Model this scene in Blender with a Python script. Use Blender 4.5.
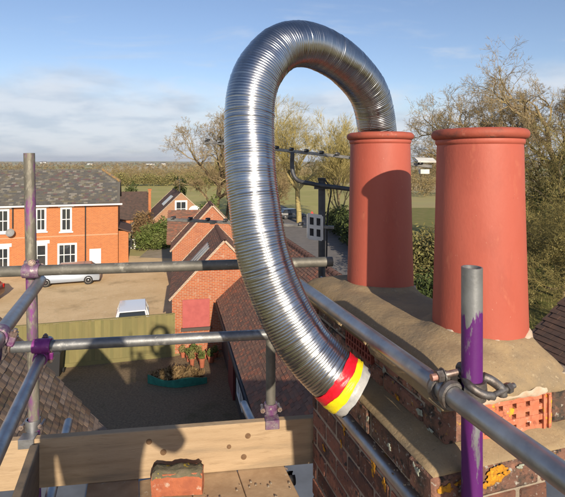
import bpy, math, random
import numpy as np
from mathutils import Vector, Matrix

for o in list(bpy.data.objects):
    bpy.data.objects.remove(o)
scene = bpy.context.scene
COL = scene.collection
Z0 = 8.6                       # eye height above the ground; heights below are given relative to the eye
GZ = -8.6
F_PX, CX, CY = 480.0, 282.5, 162.0
R = math.radians

# ------------------------------------------------------------------ camera, sky, sun, exposure
cam_d = bpy.data.cameras.new('camera')
cam = bpy.data.objects.new('camera', cam_d); COL.objects.link(cam)
cam.location = (0, 0, Z0); cam.rotation_euler = (R(90), 0, 0)
cam_d.sensor_width = 36.0; cam_d.lens = 36.0 * F_PX / 565.0
cam_d.shift_y = -(248.5 - CY) / 565.0
cam_d.clip_start = 0.05; cam_d.clip_end = 30000
scene.camera = cam
SUN_AZ, SUN_EL = 16.2, 21.0
world = bpy.data.worlds.new('World'); scene.world = world; world.use_nodes = True
SKY_STRENGTH = 0.099
def build_world():
    nt = world.node_tree; nt.nodes.clear(); N = nt.nodes.new; L = nt.links.new
    out = N('ShaderNodeOutputWorld'); bg = N('ShaderNodeBackground'); bg.inputs['Strength'].default_value = SKY_STRENGTH
    sky = N('ShaderNodeTexSky'); sky.sky_type = 'NISHITA'; sky.sun_disc = False
    sky.sun_elevation = R(SUN_EL); sky.sun_rotation = R(180 - SUN_AZ)
    sky.air_density = 1.0; sky.dust_density = 0.6; sky.ozone_density = 1.6; sky.altitude = 50
    tc = N('ShaderNodeTexCoord'); sep = N('ShaderNodeSeparateXYZ'); L(tc.outputs['Generated'], sep.inputs[0])
    def m(op, a, b=None, c=None):
        n = N('ShaderNodeMath'); n.operation = op
        for i, v in enumerate((a, b, c)):
            if v is None: continue
            if isinstance(v, (int, float)): n.inputs[i].default_value = v
            else: L(v, n.inputs[i])
        return n.outputs[0]
    zc = m('MAXIMUM', sep.outputs['Z'], 0.0)
    den = m('ADD', zc, 0.20)
    cx = m('DIVIDE', sep.outputs['X'], den); cy = m('DIVIDE', sep.outputs['Y'], den)
    cmb = N('ShaderNodeCombineXYZ'); L(cx, cmb.inputs[0]); L(cy, cmb.inputs[1])
    def noise(vec, scale, detail, rough, dist=0.0):
        n = N('ShaderNodeTexNoise'); n.inputs['Scale'].default_value = scale; n.inputs['Detail'].default_value = detail
        n.inputs['Roughness'].default_value = rough; n.inputs['Distortion'].default_value = dist
        L(vec, n.inputs['Vector']); return n.outputs['Fac']
    def ramp(v, a, b):
        n = N('ShaderNodeMapRange'); n.interpolation_type = 'SMOOTHSTEP'
        n.inputs[1].default_value = a; n.inputs[2].default_value = b; L(v, n.inputs[0]); return n.outputs[0]
    # broad stratus bank towards the horizon: cover grows as the view lowers
    n1 = noise(cmb.outputs[0], 0.95, 8, 0.52, 0.2)
    lowness = ramp(zc, 0.26, 0.02)
    cover = m('ADD', n1, m('MULTIPLY', lowness, 0.42))
    bank = ramp(cover, 0.60, 0.86)
    # thin high wisps
    mp = N('ShaderNodeMapping'); mp.inputs['Scale'].default_value = (1.0, 2.0, 1); mp.inputs['Rotation'].default_value = (0, 0, 0.25)
    L(cmb.outputs[0], mp.inputs[0])
    n2 = noise(mp.outputs[0], 1.5, 9, 0.60, 0.5)
    wisps = m('MULTIPLY', ramp(n2, 0.52, 0.78), 0.55)
    # grey undersides inside the bank
    n3 = noise(cmb.outputs[0], 2.6, 6, 0.55, 0.2)
    ccol = N('ShaderNodeMixRGB'); ccol.inputs[1].default_value = (5.9, 6.3, 6.9, 1); ccol.inputs[2].default_value = (4.3, 4.95, 5.9, 1)
    L(ramp(n3, 0.38, 0.68), ccol.inputs[0])
    tot = m('MAXIMUM', m('MULTIPLY', bank, 0.88), wisps)
    tint = N('ShaderNodeMixRGB'); tint.blend_type = 'MULTIPLY'; tint.inputs[0].default_value = 1.0
    tint.inputs[2].default_value = (1.04, 1.02, 1.12, 1); L(sky.outputs[0], tint.inputs[1])
    mix = N('ShaderNodeMixRGB'); L(tot, mix.inputs[0]); L(tint.outputs[0], mix.inputs[1]); L(ccol.outputs[0], mix.inputs[2])
    L(mix.outputs[0], bg.inputs['Color']); L(bg.outputs[0], out.inputs['Surface'])
build_world()
sun_d = bpy.data.lights.new('sun', 'SUN'); sun_d.energy = 4.9; sun_d.angle = R(0.53); sun_d.color = (1.0, 0.865, 0.68)
sun = bpy.data.objects.new('sun', sun_d); COL.objects.link(sun)
_u = Vector((-math.sin(R(SUN_AZ)) * math.cos(R(SUN_EL)), math.cos(R(SUN_AZ)) * math.cos(R(SUN_EL)), -math.sin(R(SUN_EL))))
sun.rotation_euler = _u.to_track_quat('-Z', 'Y').to_euler(); sun.location = (4, -12, Z0 + 8)
scene.view_settings.view_transform = 'Standard'; scene.view_settings.look = 'None'
scene.view_settings.gamma = 1.0; scene.view_settings.exposure = 0.35; scene.view_settings.use_curve_mapping = False
scene.render.engine = 'CYCLES'
scene.cycles.max_bounces = 6

# ------------------------------------------------------------------ materials
MATS = {}
def mat(name, col, col2=None, scale=6.0, rough=0.75, metal=0.0, bump=0.0, bscale=60.0, tone=None, rnd=0.0,
        spots=(), detail=5.0, spec=0.4, rough2=None, stretch=None, coat=0.0, rnd_col=None, trans=0.0, alpha=1.0):
    if name in MATS: return MATS[name]
    m = bpy.data.materials.new(name); m.use_nodes = True
    nt = m.node_tree; N = nt.nodes.new; L = nt.links.new
    bs = nt.nodes['Principled BSDF']
    bs.inputs['Roughness'].default_value = rough; bs.inputs['Metallic'].default_value = metal
    bs.inputs['Specular IOR Level'].default_value = spec
    if coat: bs.inputs['Coat Weight'].default_value = coat; bs.inputs['Coat Roughness'].default_value = 0.08
    if trans: bs.inputs['Transmission Weight'].default_value = trans
    if alpha < 1: bs.inputs['Alpha'].default_value = alpha
    geo = N('ShaderNodeNewGeometry')
    pos = geo.outputs['Position']
    if stretch:
        mp = N('ShaderNodeMapping'); mp.inputs['Scale'].default_value = stretch; L(pos, mp.inputs[0]); pos = mp.outputs[0]
    def noise(sc, det=detail, ro=0.6):
        n = N('ShaderNodeTexNoise'); n.inputs['Scale'].default_value = sc; n.inputs['Detail'].default_value = det
        n.inputs['Roughness'].default_value = ro; L(pos, n.inputs['Vector']); return n.outputs['Fac']
    def mr(v, a, b, c=0.0, d=1.0):
        n = N('ShaderNodeMapRange'); n.inputs[1].default_value = a; n.inputs[2].default_value = b
        n.inputs[3].default_value = c; n.inputs[4].default_value = d; L(v, n.inputs[0]); return n.outputs[0]
    def mixc(fac, a, b, mode='MIX'):
        n = N('ShaderNodeMixRGB'); n.blend_type = mode
        if isinstance(fac, (int, float)): n.inputs[0].default_value = fac
        else: L(fac, n.inputs[0])
        for i, v in ((1, a), (2, b)):
            if isinstance(v, tuple): n.inputs[i].default_value = (*v[:3], 1)
            else: L(v, n.inputs[i])
        return n.outputs[0]
    c = tuple(col)
    nz = None
    if col2 is not None:
        nz = noise(scale); c = mixc(mr(nz, 0.36, 0.64), c, tuple(col2))
    if tone is not None:
        at = N('ShaderNodeAttribute'); at.attribute_name = 'tone'
        if isinstance(tone, list):            # several piece colours picked per piece
            cr = N('ShaderNodeValToRGB'); cr.color_ramp.interpolation = 'CONSTANT'; el = cr.color_ramp.elements
            while len(el) < len(tone): el.new(0.5)
            for i_, tc_ in enumerate(tone): el[i_].position = i_/len(tone); el[i_].color = (*tc_, 1)
            L(at.outputs['Fac'], cr.inputs[0]); c = mixc(0.75, c, cr.outputs[0])
        else: c = mixc(at.outputs['Fac'], c, tuple(tone))
    if rnd or rnd_col:
        oi = N('ShaderNodeObjectInfo')
        if rnd_col: c = mixc(oi.outputs['Random'], c, tuple(rnd_col))
        if rnd:
            g = N('ShaderNodeCombineXYZ'); v = mr(oi.outputs['Random'], 0, 1, 1 - rnd, 1 + rnd)
            for i in range(3): L(v, g.inputs[i])
            c = mixc(1.0, c, g.outputs[0], 'MULTIPLY')
    for (sc_, s_scale, lo, hi) in spots:
        c = mixc(mr(noise(s_scale, 6.0, 0.65), lo, hi), c, tuple(sc_))
    if isinstance(c, tuple): bs.inputs['Base Color'].default_value = (*c, 1)
    else: L(c, bs.inputs['Base Color'])
    if rough2 is not None:
        L(mr(noise(scale * 1.7), 0.35, 0.65, rough, rough2), bs.inputs['Roughness'])
    if bump:
        b = N('ShaderNodeBump'); b.inputs['Strength'].default_value = 1.0; b.inputs['Distance'].default_value = bump
        L(noise(bscale, 6.0), b.inputs['Height']); L(b.outputs[0], bs.inputs['Normal'])
    MATS[name] = m
    return m

def brick_mat(name, c1, c2, mortar, ang, bw=0.225, bh=0.075, ms=0.012, dirt=(0.2, 0.12, 0.08), dirt_lo=0.55, dirt_hi=0.8, offset_white=None):
    m = bpy.data.materials.new(name); m.use_nodes = True
    nt = m.node_tree; N = nt.nodes.new; L = nt.links.new; bs = nt.nodes['Principled BSDF']
    bs.inputs['Roughness'].default_value = 0.9; bs.inputs['Specular IOR Level'].default_value = 0.2
    geo = N('ShaderNodeNewGeometry'); rot = N('ShaderNodeVectorRotate'); rot.rotation_type = 'Z_AXIS'
    rot.inputs['Angle'].default_value = -ang; L(geo.outputs['Position'], rot.inputs['Vector'])
    sp = N('ShaderNodeSeparateXYZ'); L(rot.outputs[0], sp.inputs[0])
    ad = N('ShaderNodeMath'); ad.operation = 'ADD'; L(sp.outputs[0], ad.inputs[0]); L(sp.outputs[1], ad.inputs[1])
    cb = N('ShaderNodeCombineXYZ'); L(ad.outputs[0], cb.inputs[0]); L(sp.outputs[2], cb.inputs[1])
    bt = N('ShaderNodeTexBrick'); L(cb.outputs[0], bt.inputs['Vector'])
    bt.inputs['Color1'].default_value = (*c1, 1); bt.inputs['Color2'].default_value = (*c2, 1); bt.inputs['Mortar'].default_value = (*mortar, 1)
    bt.inputs['Scale'].default_value = 1.0; bt.inputs['Brick Width'].default_value = bw; bt.inputs['Row Height'].default_value = bh
    bt.inputs['Mortar Size'].default_value = ms; bt.inputs['Bias'].default_value = -0.1
    n = N('ShaderNodeTexNoise'); n.inputs['Scale'].default_value = 1.1; n.inputs['Detail'].default_value = 8; n.inputs['Roughness'].default_value = 0.7
    L(geo.outputs['Position'], n.inputs['Vector'])
    mr = N('ShaderNodeMapRange'); mr.inputs[1].default_value = dirt_lo; mr.inputs[2].default_value = dirt_hi; mr.inputs[4].default_value = 0.8; L(n.outputs[0], mr.inputs[0])
    mx = N('ShaderNodeMixRGB'); L(mr.outputs[0], mx.inputs[0]); L(bt.outputs[0], mx.inputs[1]); mx.inputs[2].default_value = (*dirt, 1)
    last = mx.outputs[0]
    if offset_white:
        n2 = N('ShaderNodeTexNoise'); n2.inputs['Scale'].default_value = 5.0; n2.inputs['Detail'].default_value = 4; L(geo.outputs['Position'], n2.inputs['Vector'])
        m2 = N('ShaderNodeMapRange'); m2.inputs[1].default_value = 0.62; m2.inputs[2].default_value = 0.72; m2.inputs[4].default_value = 0.7; L(n2.outputs[0], m2.inputs[0])
        x2 = N('ShaderNodeMixRGB'); L(m2.outputs[0], x2.inputs[0]); L(last, x2.inputs[1]); x2.inputs[2].default_value = (*offset_white, 1); last = x2.outputs[0]
    L(last, bs.inputs['Base Color'])
    bp = N('ShaderNodeBump'); bp.inputs['Distance'].default_value = 0.01; bp.invert = True; L(bt.outputs['Fac'], bp.inputs['Height']); L(bp.outputs[0], bs.inputs['Normal'])
    MATS[name] = m
    return m

# ------------------------------------------------------------------ mesh helpers
class MB:
    def __init__(self): self.v = []; self.f = []; self.t = []
    def add(self, verts, faces, tone=0.5):
        b = len(self.v); self.v.extend([tuple(p) for p in verts])
        self.f.extend([tuple(i + b for i in f) for f in faces]); self.t.extend([tone] * len(verts)); return self
    def hexa(self, p, tone=0.5):      # eight corners: bottom 4 then top 4
        return self.add(p, [(0,3,2,1),(4,5,6,7),(0,1,5,4),(1,2,6,5),(2,3,7,6),(3,0,4,7)], tone)
    def box(self, c, ax, ay, az, hx, hy, hz, tone=0.5):
        c = Vector(c); ax = Vector(ax); ay = Vector(ay); az = Vector(az)
        q = []
        for k in (-1, 1):
            for i, j in ((-1,-1),(1,-1),(1,1),(-1,1)):
                q.append(c + ax*hx*i + ay*hy*j + az*hz*k)
        return self.hexa(q, tone)
    def bevbox(self, c, ax, ay, az, hx, hy, hz, b=0.004, tone=0.5):
        c = Vector(c); ax = Vector(ax); ay = Vector(ay); az = Vector(az)
        vs = []; idx = {}
        for i in (-1,1):
            for j in (-1,1):
                for k in (-1,1):
                    for a in range(3):
                        h = [hx-b, hy-b, hz-b]; h[a] += b
                        idx[(i,j,k,a)] = len(vs); vs.append(c + ax*h[0]*i + ay*h[1]*j + az*h[2]*k)
        fs = []
        S = (-1, 1)
        for i in S:
            q = [idx[(i,-1,-1,0)], idx[(i,1,-1,0)], idx[(i,1,1,0)], idx[(i,-1,1,0)]]; fs.append(q if i>0 else q[::-1])
            q = [idx[(-1,i,-1,1)], idx[(-1,i,1,1)], idx[(1,i,1,1)], idx[(1,i,-1,1)]]; fs.append(q if i>0 else q[::-1])
            q = [idx[(-1,-1,i,2)], idx[(1,-1,i,2)], idx[(1,1,i,2)], idx[(-1,1,i,2)]]; fs.append(q if i>0 else q[::-1])
        for i in S:
            for j in S:
                fs.append([idx[(i,j,-1,0)], idx[(i,j,-1,1)], idx[(i,j,1,1)], idx[(i,j,1,0)]] if i*j>0 else [idx[(i,j,1,0)], idx[(i,j,1,1)], idx[(i,j,-1,1)], idx[(i,j,-1,0)]])
                fs.append([idx[(i,-1,j,0)], idx[(i,1,j,0)], idx[(i,1,j,2)], idx[(i,-1,j,2)]] if i*j<0 else [idx[(i,-1,j,2)], idx[(i,1,j,2)], idx[(i,1,j,0)], idx[(i,-1,j,0)]])
                fs.append([idx[(-1,i,j,1)], idx[(1,i,j,1)], idx[(1,i,j,2)], idx[(-1,i,j,2)]] if i*j>0 else [idx[(-1,i,j,2)], idx[(1,i,j,2)], idx[(1,i,j,1)], idx[(-1,i,j,1)]])
                for k in S:
                    q = [idx[(i,j,k,0)], idx[(i,j,k,1)], idx[(i,j,k,2)]]; fs.append(q if i*j*k>0 else q[::-1])
        return self.add(vs, fs, tone)
    def tube(self, p0, p1, r, n=16, r1=None, caps=True, tone=0.5):
        p0 = Vector(p0); p1 = Vector(p1); r1 = r if r1 is None else r1
        d = (p1 - p0).normalized(); a = d.orthogonal().normalized(); b = d.cross(a)
        vs = []
        for P, rr in ((p0, r), (p1, r1)):
            for i in range(n):
                an = 2*math.pi*i/n; vs.append(P + a*math.cos(an)*rr + b*math.sin(an)*rr)
        fs = [(i, (i+1)%n, n+(i+1)%n, n+i) for i in range(n)]
        if caps: fs += [tuple(range(n))[::-1], tuple(range(n, 2*n))]
        return self.add(vs, fs, tone)
    def lathe(self, p0, axis, prof, n=24, arc=(0, 2*math.pi), ref=None, tone=0.5):   # prof: (along, radius)
        p0 = Vector(p0); d = Vector(axis).normalized()
        a = (Vector(ref) - d*Vector(ref).dot(d)).normalized() if ref is not None else d.orthogonal().normalized()
        b = d.cross(a); full = abs(arc[1]-arc[0]) > 6.28; m = n if full else n+1
        vs = []
        for (h, rr) in prof:
            for i in range(m):
                an = arc[0] + (arc[1]-arc[0])*i/n
                vs.append(p0 + d*h + a*math.cos(an)*rr + b*math.sin(an)*rr)
        fs = []
        for k in range(len(prof)-1):
            for i in range(n):
                j = (i+1) % m if full else i+1
                fs.append((k*m+i, k*m+j, (k+1)*m+j, (k+1)*m+i))
        return self.add(vs, fs, tone)
    def poly(self, pts, tone=0.5): return self.add(pts, [tuple(range(len(pts)))], tone)
    def path(self, pts, r, n=8, tone=0.5):
        P = [Vector(p) for p in pts]; rings = []
        d = (P[1]-P[0]).normalized(); a = d.orthogonal().normalized()
        vs = []
        for i, p in enumerate(P):
            d = (P[min(i+1, len(P)-1)] - P[max(i-1, 0)]).normalized(); a = (a - d*a.dot(d)).normalized(); b = d.cross(a)
            for k in range(n):
                an = 2*math.pi*k/n; vs.append(p + a*math.cos(an)*r + b*math.sin(an)*r)
        fs = [(i*n+k, i*n+(k+1)%n, (i+1)*n+(k+1)%n, (i+1)*n+k) for i in range(len(P)-1) for k in range(n)]
        fs += [tuple(range(n))[::-1], tuple(range((len(P)-1)*n, len(P)*n))]
        return self.add(vs, fs, tone)
    def build(self, name, material, parent=None, smooth=False, autosmooth=None):
        return mesh_obj(name, np.array([tuple(p) for p in self.v], dtype=float), self.f, material, parent, smooth, self.t, autosmooth)

def root_loc(o):
    while o.parent: o = o.parent
    return o
def mesh_obj(name, V, faces, material, parent=None, smooth=False, tone=None, autosmooth=None):
    me = bpy.data.meshes.new(name)
    V = np.asarray(V, dtype=float).reshape(-1, 3).copy(); V[:, 2] += Z0
    me.from_pydata(V.tolist(), [], faces if isinstance(faces, list) else faces.tolist())
    if tone is not None:
        at = me.attributes.new('tone', 'FLOAT', 'POINT'); at.data.foreach_set('value', np.asarray(tone, dtype=np.float32))
    if smooth:
        me.polygons.foreach_set('use_smooth', [True]*len(me.polygons))
        if autosmooth: me.set_sharp_from_angle(angle=R(autosmooth))
    me.materials.append(material); me.update()
    o = bpy.data.objects.new(name, me); COL.objects.link(o)
    if parent is not None: adopt(o, parent)
    return o
def adopt(o, parent):
    o.parent = parent
    r = root_loc(parent)
    if parent is r: o.matrix_parent_inverse = Matrix.Translation(-r.location)
def thing(name, label, cat, loc, group=None):
    o = bpy.data.objects.new(name, None); COL.objects.link(o); o.empty_display_size = 0.1
    o.location = (loc[0], loc[1], loc[2] + Z0)
    return tag(o, label, cat, group)
def tag(o, label, cat, group=None):
    o['label'] = label; o['category'] = cat
    if group: o['group'] = group
    return o
def structure(o): o['kind'] = 'structure'; return o
def stuff(o): o['kind'] = 'stuff'; return o

class Frame:                    # local plan frame: s to the right, t ahead, turned by an angle
    def __init__(self, ang, ox=0, oy=0):
        self.a = R(ang); self.r = Vector((math.cos(self.a), math.sin(self.a), 0)); self.f = Vector((-math.sin(self.a), math.cos(self.a), 0))
        self.o = Vector((ox, oy, 0))
    def p(self, s, t, z): return self.o + self.r*s + self.f*t + Vector((0, 0, z))
UP = Vector((0, 0, 1))
T = Frame(17.5)
def at(px, py, d): return Vector(((px-CX)/F_PX*d, d, -(py-CY)/F_PX*d))
def on_wall(fr, t, px, py):     # survey a point of the photograph on a wall plane t = const of a frame -> (s, z)
    k = (px-CX)/F_PX; q = fr.p(0, t, 0)
    s = (k*q.y - q.x) / (fr.r.x - k*fr.r.y); w = fr.p(s, t, 0)
    return s, -(py-CY)/F_PX*w.y

# ------------------------------------------------------------------ palette
M_tube = mat('galvanised_tube', (0.42,0.43,0.445), (0.28,0.285,0.30), scale=9, rough=0.36, rough2=0.52, metal=0.85, bump=0.0006, bscale=90, spots=[((0.42,0.41,0.38), 22, 0.62, 0.72), ((0.13,0.09,0.06), 14, 0.70, 0.80)])
M_tube_mid = mat('stained_tube', (0.27,0.275,0.28), (0.16,0.165,0.17), scale=10, rough=0.45, rough2=0.6, metal=0.7, bump=0.0007, bscale=100, spots=[((0.44,0.44,0.42), 16, 0.58, 0.68), ((0.12,0.09,0.07), 12, 0.62, 0.74)])
M_tube_dull = mat('weathered_tube', (0.20,0.19,0.165), (0.12,0.115,0.10), scale=12, rough=0.6, metal=0.45, bump=0.0008, bscale=110, spots=[((0.33,0.32,0.28), 18, 0.58, 0.72)])
M_tube_purple = mat('tube_with_purple_streaks', (0.22,0.205,0.165), (0.13,0.12,0.10), scale=12, rough=0.6, metal=0.35, bump=0.0008, bscale=110, spots=[((0.21,0.06,0.22), 14, 0.46, 0.56), ((0.25,0.235,0.19), 70, 0.52, 0.60)], stretch=(1,1,0.30))
M_coupler = mat('coupler_steel', (0.21,0.20,0.195), (0.11,0.09,0.08), scale=40, rough=0.5, metal=0.7, bump=0.001, bscale=180)
M_coupler_purple = mat('purple_painted_coupler', (0.15,0.05,0.15), (0.24,0.20,0.22), scale=34, rough=0.5, metal=0.3, bump=0.001, bscale=160, spots=[((0.42,0.38,0.34), 45, 0.56, 0.66)])
M_bolt = mat('bolt_steel', (0.42,0.34,0.30), (0.25,0.18,0.15), scale=60, rough=0.45, metal=0.75)
M_liner = mat('stainless_liner', (0.44,0.447,0.46), (0.36,0.367,0.38), scale=14, rough=0.20, rough2=0.29, metal=1.0)
M_red = mat('red_tape', (0.68,0.012,0.03), (0.52,0.008,0.02), scale=30, rough=0.32, bump=0.0015, bscale=60)
M_yellow = mat('yellow_tape', (0.86,0.70,0.015), (0.70,0.56,0.01), scale=30, rough=0.35, bump=0.0015, bscale=55)
M_clear = mat('frosted_tape', (0.42,0.42,0.41), (0.32,0.33,0.33), scale=35, rough=0.35, bump=0.002, bscale=50)
M_pot = mat('red_terracotta', (0.375,0.080,0.050), (0.405,0.098,0.066), scale=4, rough=0.58, bump=0.0006, bscale=110, detail=8, stretch=(1,1,0.45), spots=[((0.30,0.066,0.045), 6, 0.52, 0.74), ((0.45,0.125,0.075), 24, 0.60, 0.76), ((0.50,0.27,0.19), 150, 0.69, 0.72), ((0.16,0.045,0.035), 90, 0.70, 0.74)])
M_pot_rim = mat('stained_terracotta_rim', (0.34,0.075,0.045), (0.27,0.065,0.042), scale=9, rough=0.65, bump=0.0008, bscale=110, detail=8, spots=[((0.12,0.05,0.04), 12, 0.55, 0.70), ((0.45,0.15,0.10), 30, 0.60, 0.72), ((0.10,0.06,0.05), 60, 0.62, 0.70)])
M_soot_hole_shade = mat('soot_and_hole_shade', (0.02,0.018,0.016), rough=0.95)  # soot inside the pots; also painted shade behind the air brick holes
M_flaunch = mat('sandy_mortar', (0.33,0.24,0.135), (0.27,0.20,0.12), scale=9, rough=0.95, bump=0.0025, bscale=70, detail=9, spots=[((0.20,0.16,0.11), 5, 0.52, 0.70), ((0.40,0.31,0.19), 80, 0.58, 0.68), ((0.17,0.13,0.08), 160, 0.60, 0.68), ((0.46,0.39,0.29), 240, 0.64, 0.70)], spec=0.2)
M_mortar = mat('old_lime_mortar', (0.37,0.31,0.24), (0.24,0.20,0.155), scale=20, rough=0.95, bump=0.004, bscale=90, spec=0.2)
M_mortar_white = mat('pale_mortar', (0.52,0.42,0.33), (0.42,0.30,0.20), scale=24, rough=0.95, bump=0.003, bscale=70)
M_brick = mat('old_stack_brick', (0.20,0.098,0.068), (0.12,0.072,0.058), scale=20, rough=0.92, bump=0.006, bscale=65, rnd=0.28, rnd_col=(0.25,0.105,0.07),
              spots=[((0.075,0.058,0.05), 9, 0.53, 0.68), ((0.27,0.12,0.075), 30, 0.57, 0.68), ((0.045,0.04,0.038), 34, 0.57, 0.66), ((0.38,0.34,0.29), 66, 0.625, 0.69)], spec=0.2, detail=8)
M_brick_top = mat('lichened_crown_brick', (0.19,0.10,0.072), (0.11,0.075,0.06), scale=20, rough=0.92, bump=0.009, bscale=50, rnd=0.2, rnd_col=(0.27,0.13,0.09),
              spots=[((0.065,0.055,0.045), 11, 0.50, 0.64), ((0.28,0.14,0.095), 26, 0.57, 0.68), ((0.04,0.036,0.032), 38, 0.55, 0.64), ((0.37,0.35,0.30), 62, 0.585, 0.655), ((0.40,0.24,0.05), 46, 0.635, 0.69)], spec=0.2, detail=8)
M_airbrick = mat('orange_air_brick', (0.46,0.13,0.065), (0.50,0.19,0.11), scale=30, rough=0.85, bump=0.002, bscale=120, spots=[((0.30,0.09,0.05), 40, 0.56, 0.68), ((0.48,0.38,0.31), 70, 0.61, 0.68), ((0.58,0.34,0.02), 21, 0.565, 0.60)])
M_airbrick_red = mat('red_air_brick', (0.27,0.065,0.045), (0.20,0.05,0.035), scale=30, rough=0.85)
M_board = mat('scaffold_board_wood', (0.43,0.315,0.20), (0.36,0.255,0.155), scale=3.2, rough=0.85, bump=0.0018, bscale=34, stretch=(1.0,1.0,9.0), spots=[((0.30,0.21,0.125), 7.0, 0.56, 0.74), ((0.25,0.20,0.14), 1.6, 0.54, 0.78), ((0.17,0.12,0.08), 16.0, 0.66, 0.76)], spec=0.2, detail=8)
M_knot = mat('wood_knot', (0.20,0.115,0.06), (0.13,0.075,0.04), scale=60, rough=0.85)
M_deck = mat('deck_board_wood', (0.44,0.315,0.20), (0.34,0.23,0.14), scale=9, rough=0.9, bump=0.0015, bscale=40, rnd=0.14, spots=[((0.50,0.42,0.32), 25, 0.62, 0.72), ((0.14,0.09,0.06), 12, 0.68, 0.80)], spec=0.2)
M_board_dark = mat('weathered_board_wood', (0.20,0.15,0.10), (0.12,0.095,0.07), scale=9, rough=0.9, bump=0.0015, bscale=40, stretch=(1,1,6))
M_band = mat('board_end_band', (0.30,0.31,0.33), rough=0.45, metal=0.8)
M_loose = mat('loose_brick_orange', (0.40,0.125,0.06), (0.31,0.095,0.05), scale=25, rough=0.9, bump=0.004, bscale=70, spots=[((0.50,0.40,0.32), 20, 0.60, 0.70)])
M_loosemortar = mat('lichened_mortar_cake', (0.17,0.14,0.09), (0.11,0.10,0.06), scale=40, rough=0.95, bump=0.006, bscale=60, spots=[((0.50,0.36,0.04), 22, 0.60, 0.64)])
M_tile = mat('old_clay_tile', (0.225,0.135,0.085), (0.155,0.115,0.075), scale=8, rough=0.9, bump=0.002, bscale=60, rnd=0.35, rnd_col=(0.19,0.14,0.105), spots=[((0.17,0.16,0.06), 7, 0.60, 0.75), ((0.36,0.27,0.20), 30, 0.72, 0.78)], spec=0.25)
M_tile_sheet = mat('clay_tile_roof', (0.20,0.105,0.07), (0.15,0.085,0.06), scale=3, rough=0.9, tone=[(0.17,0.09,0.065),(0.12,0.075,0.06),(0.20,0.10,0.07),(0.14,0.085,0.065),(0.22,0.095,0.06)], spots=[((0.12,0.11,0.05), 1.2, 0.60, 0.78)], spec=0.25)
M_tile_red = mat('red_tile_roof', (0.27,0.135,0.088), (0.20,0.105,0.072), scale=3, rough=0.9, tone=[(0.20,0.10,0.07),(0.14,0.085,0.065),(0.24,0.12,0.08),(0.17,0.10,0.075),(0.30,0.115,0.07),(0.15,0.095,0.07),(0.21,0.12,0.085)], spots=[((0.13,0.10,0.06), 1.5, 0.60, 0.80)], spec=0.25)
M_tile_dark = mat('dark_tile_roof', (0.085,0.06,0.05), (0.055,0.045,0.04), scale=3, rough=0.9, tone=(0.13,0.075,0.06), rnd=0.1, spec=0.25)
M_tile_brown = mat('dark_brown_tile', (0.115,0.065,0.045), (0.075,0.05,0.04), scale=6, rough=0.9, rnd=0.2, spots=[((0.12,0.11,0.05), 5, 0.64, 0.78)], spec=0.25)
M_slate = mat('mixed_slate_roof', (0.105,0.10,0.09), (0.14,0.125,0.09), scale=0.8, rough=0.8, tone=[(0.075,0.075,0.075),(0.12,0.115,0.105),(0.095,0.09,0.09),(0.19,0.175,0.14),(0.085,0.085,0.085),(0.125,0.075,0.08),(0.105,0.10,0.09),(0.15,0.13,0.085),(0.10,0.098,0.095),(0.24,0.22,0.19),(0.11,0.095,0.08),(0.13,0.12,0.10)], spec=0.3)
M_lichen = mat('orange_lichen_ridge', (0.34,0.20,0.05), (0.16,0.12,0.09), scale=3, rough=0.95)
M_white = mat('white_paint', (0.78,0.77,0.74), (0.70,0.69,0.66), scale=2, rough=0.55)
M_glass = mat('window_glass', (0.03,0.035,0.04), rough=0.06, spec=0.8)
M_black = mat('black_paint', (0.018,0.018,0.02), rough=0.5)
M_rubber = mat('black_rubber', (0.02,0.02,0.02), rough=0.85)
M_lead = mat('lead_sheet', (0.20,0.21,0.22), (0.15,0.155,0.16), scale=3, rough=0.6, metal=0.3)
M_fence = mat('moss_green_fence_wood', (0.235,0.205,0.085), (0.19,0.16,0.07), scale=2.5, rough=0.9, tone=(0.165,0.15,0.065), stretch=(1,1,0.3), spots=[((0.10,0.13,0.04), 1.1, 0.62, 0.82)], spec=0.2)
M_redboard = mat('pink_red_board', (0.42,0.10,0.09), (0.36,0.08,0.075), scale=4, rough=0.7)
M_terra = mat('flower_pot_terracotta', (0.44,0.14,0.07), (0.36,0.11,0.06), scale=8, rough=0.85, rnd=0.2)
M_teal = mat('teal_plastic_sheet', (0.03,0.20,0.15), (0.02,0.13,0.10), scale=6, rough=0.5)
M_tarp = mat('pale_blue_tarpaulin', (0.34,0.60,0.86), (0.28,0.50,0.78), scale=6, rough=0.45, bump=0.01, bscale=9)
M_aerial = mat('aerial_aluminium', (0.30,0.29,0.27), (0.16,0.155,0.15), scale=25, rough=0.5, metal=0.6)
M_plastic = mat('black_aerial_plastic', (0.025,0.025,0.028), rough=0.6)
M_mast = mat('dark_mast_steel', (0.09,0.095,0.105), (0.06,0.06,0.065), scale=20, rough=0.55, metal=0.5)
M_panel = mat('pale_reflector_plastic', (0.62,0.61,0.57), (0.52,0.50,0.45), scale=16, rough=0.6)
M_cable = mat('grey_blue_cable', (0.25,0.33,0.40), rough=0.5)
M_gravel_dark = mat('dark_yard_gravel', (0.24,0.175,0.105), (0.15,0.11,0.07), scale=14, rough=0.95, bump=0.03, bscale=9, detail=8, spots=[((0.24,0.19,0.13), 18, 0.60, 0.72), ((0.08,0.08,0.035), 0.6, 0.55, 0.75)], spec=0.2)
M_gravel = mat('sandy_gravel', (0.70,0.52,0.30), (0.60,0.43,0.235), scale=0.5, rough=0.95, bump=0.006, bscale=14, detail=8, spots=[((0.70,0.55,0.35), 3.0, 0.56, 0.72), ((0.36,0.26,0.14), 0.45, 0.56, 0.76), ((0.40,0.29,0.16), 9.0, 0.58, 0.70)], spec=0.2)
M_asphalt = mat('worn_asphalt', (0.20,0.185,0.175), (0.16,0.15,0.145), scale=1.2, rough=0.9, bump=0.005, bscale=30, spots=[((0.15,0.13,0.11), 3, 0.58, 0.75)])
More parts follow.
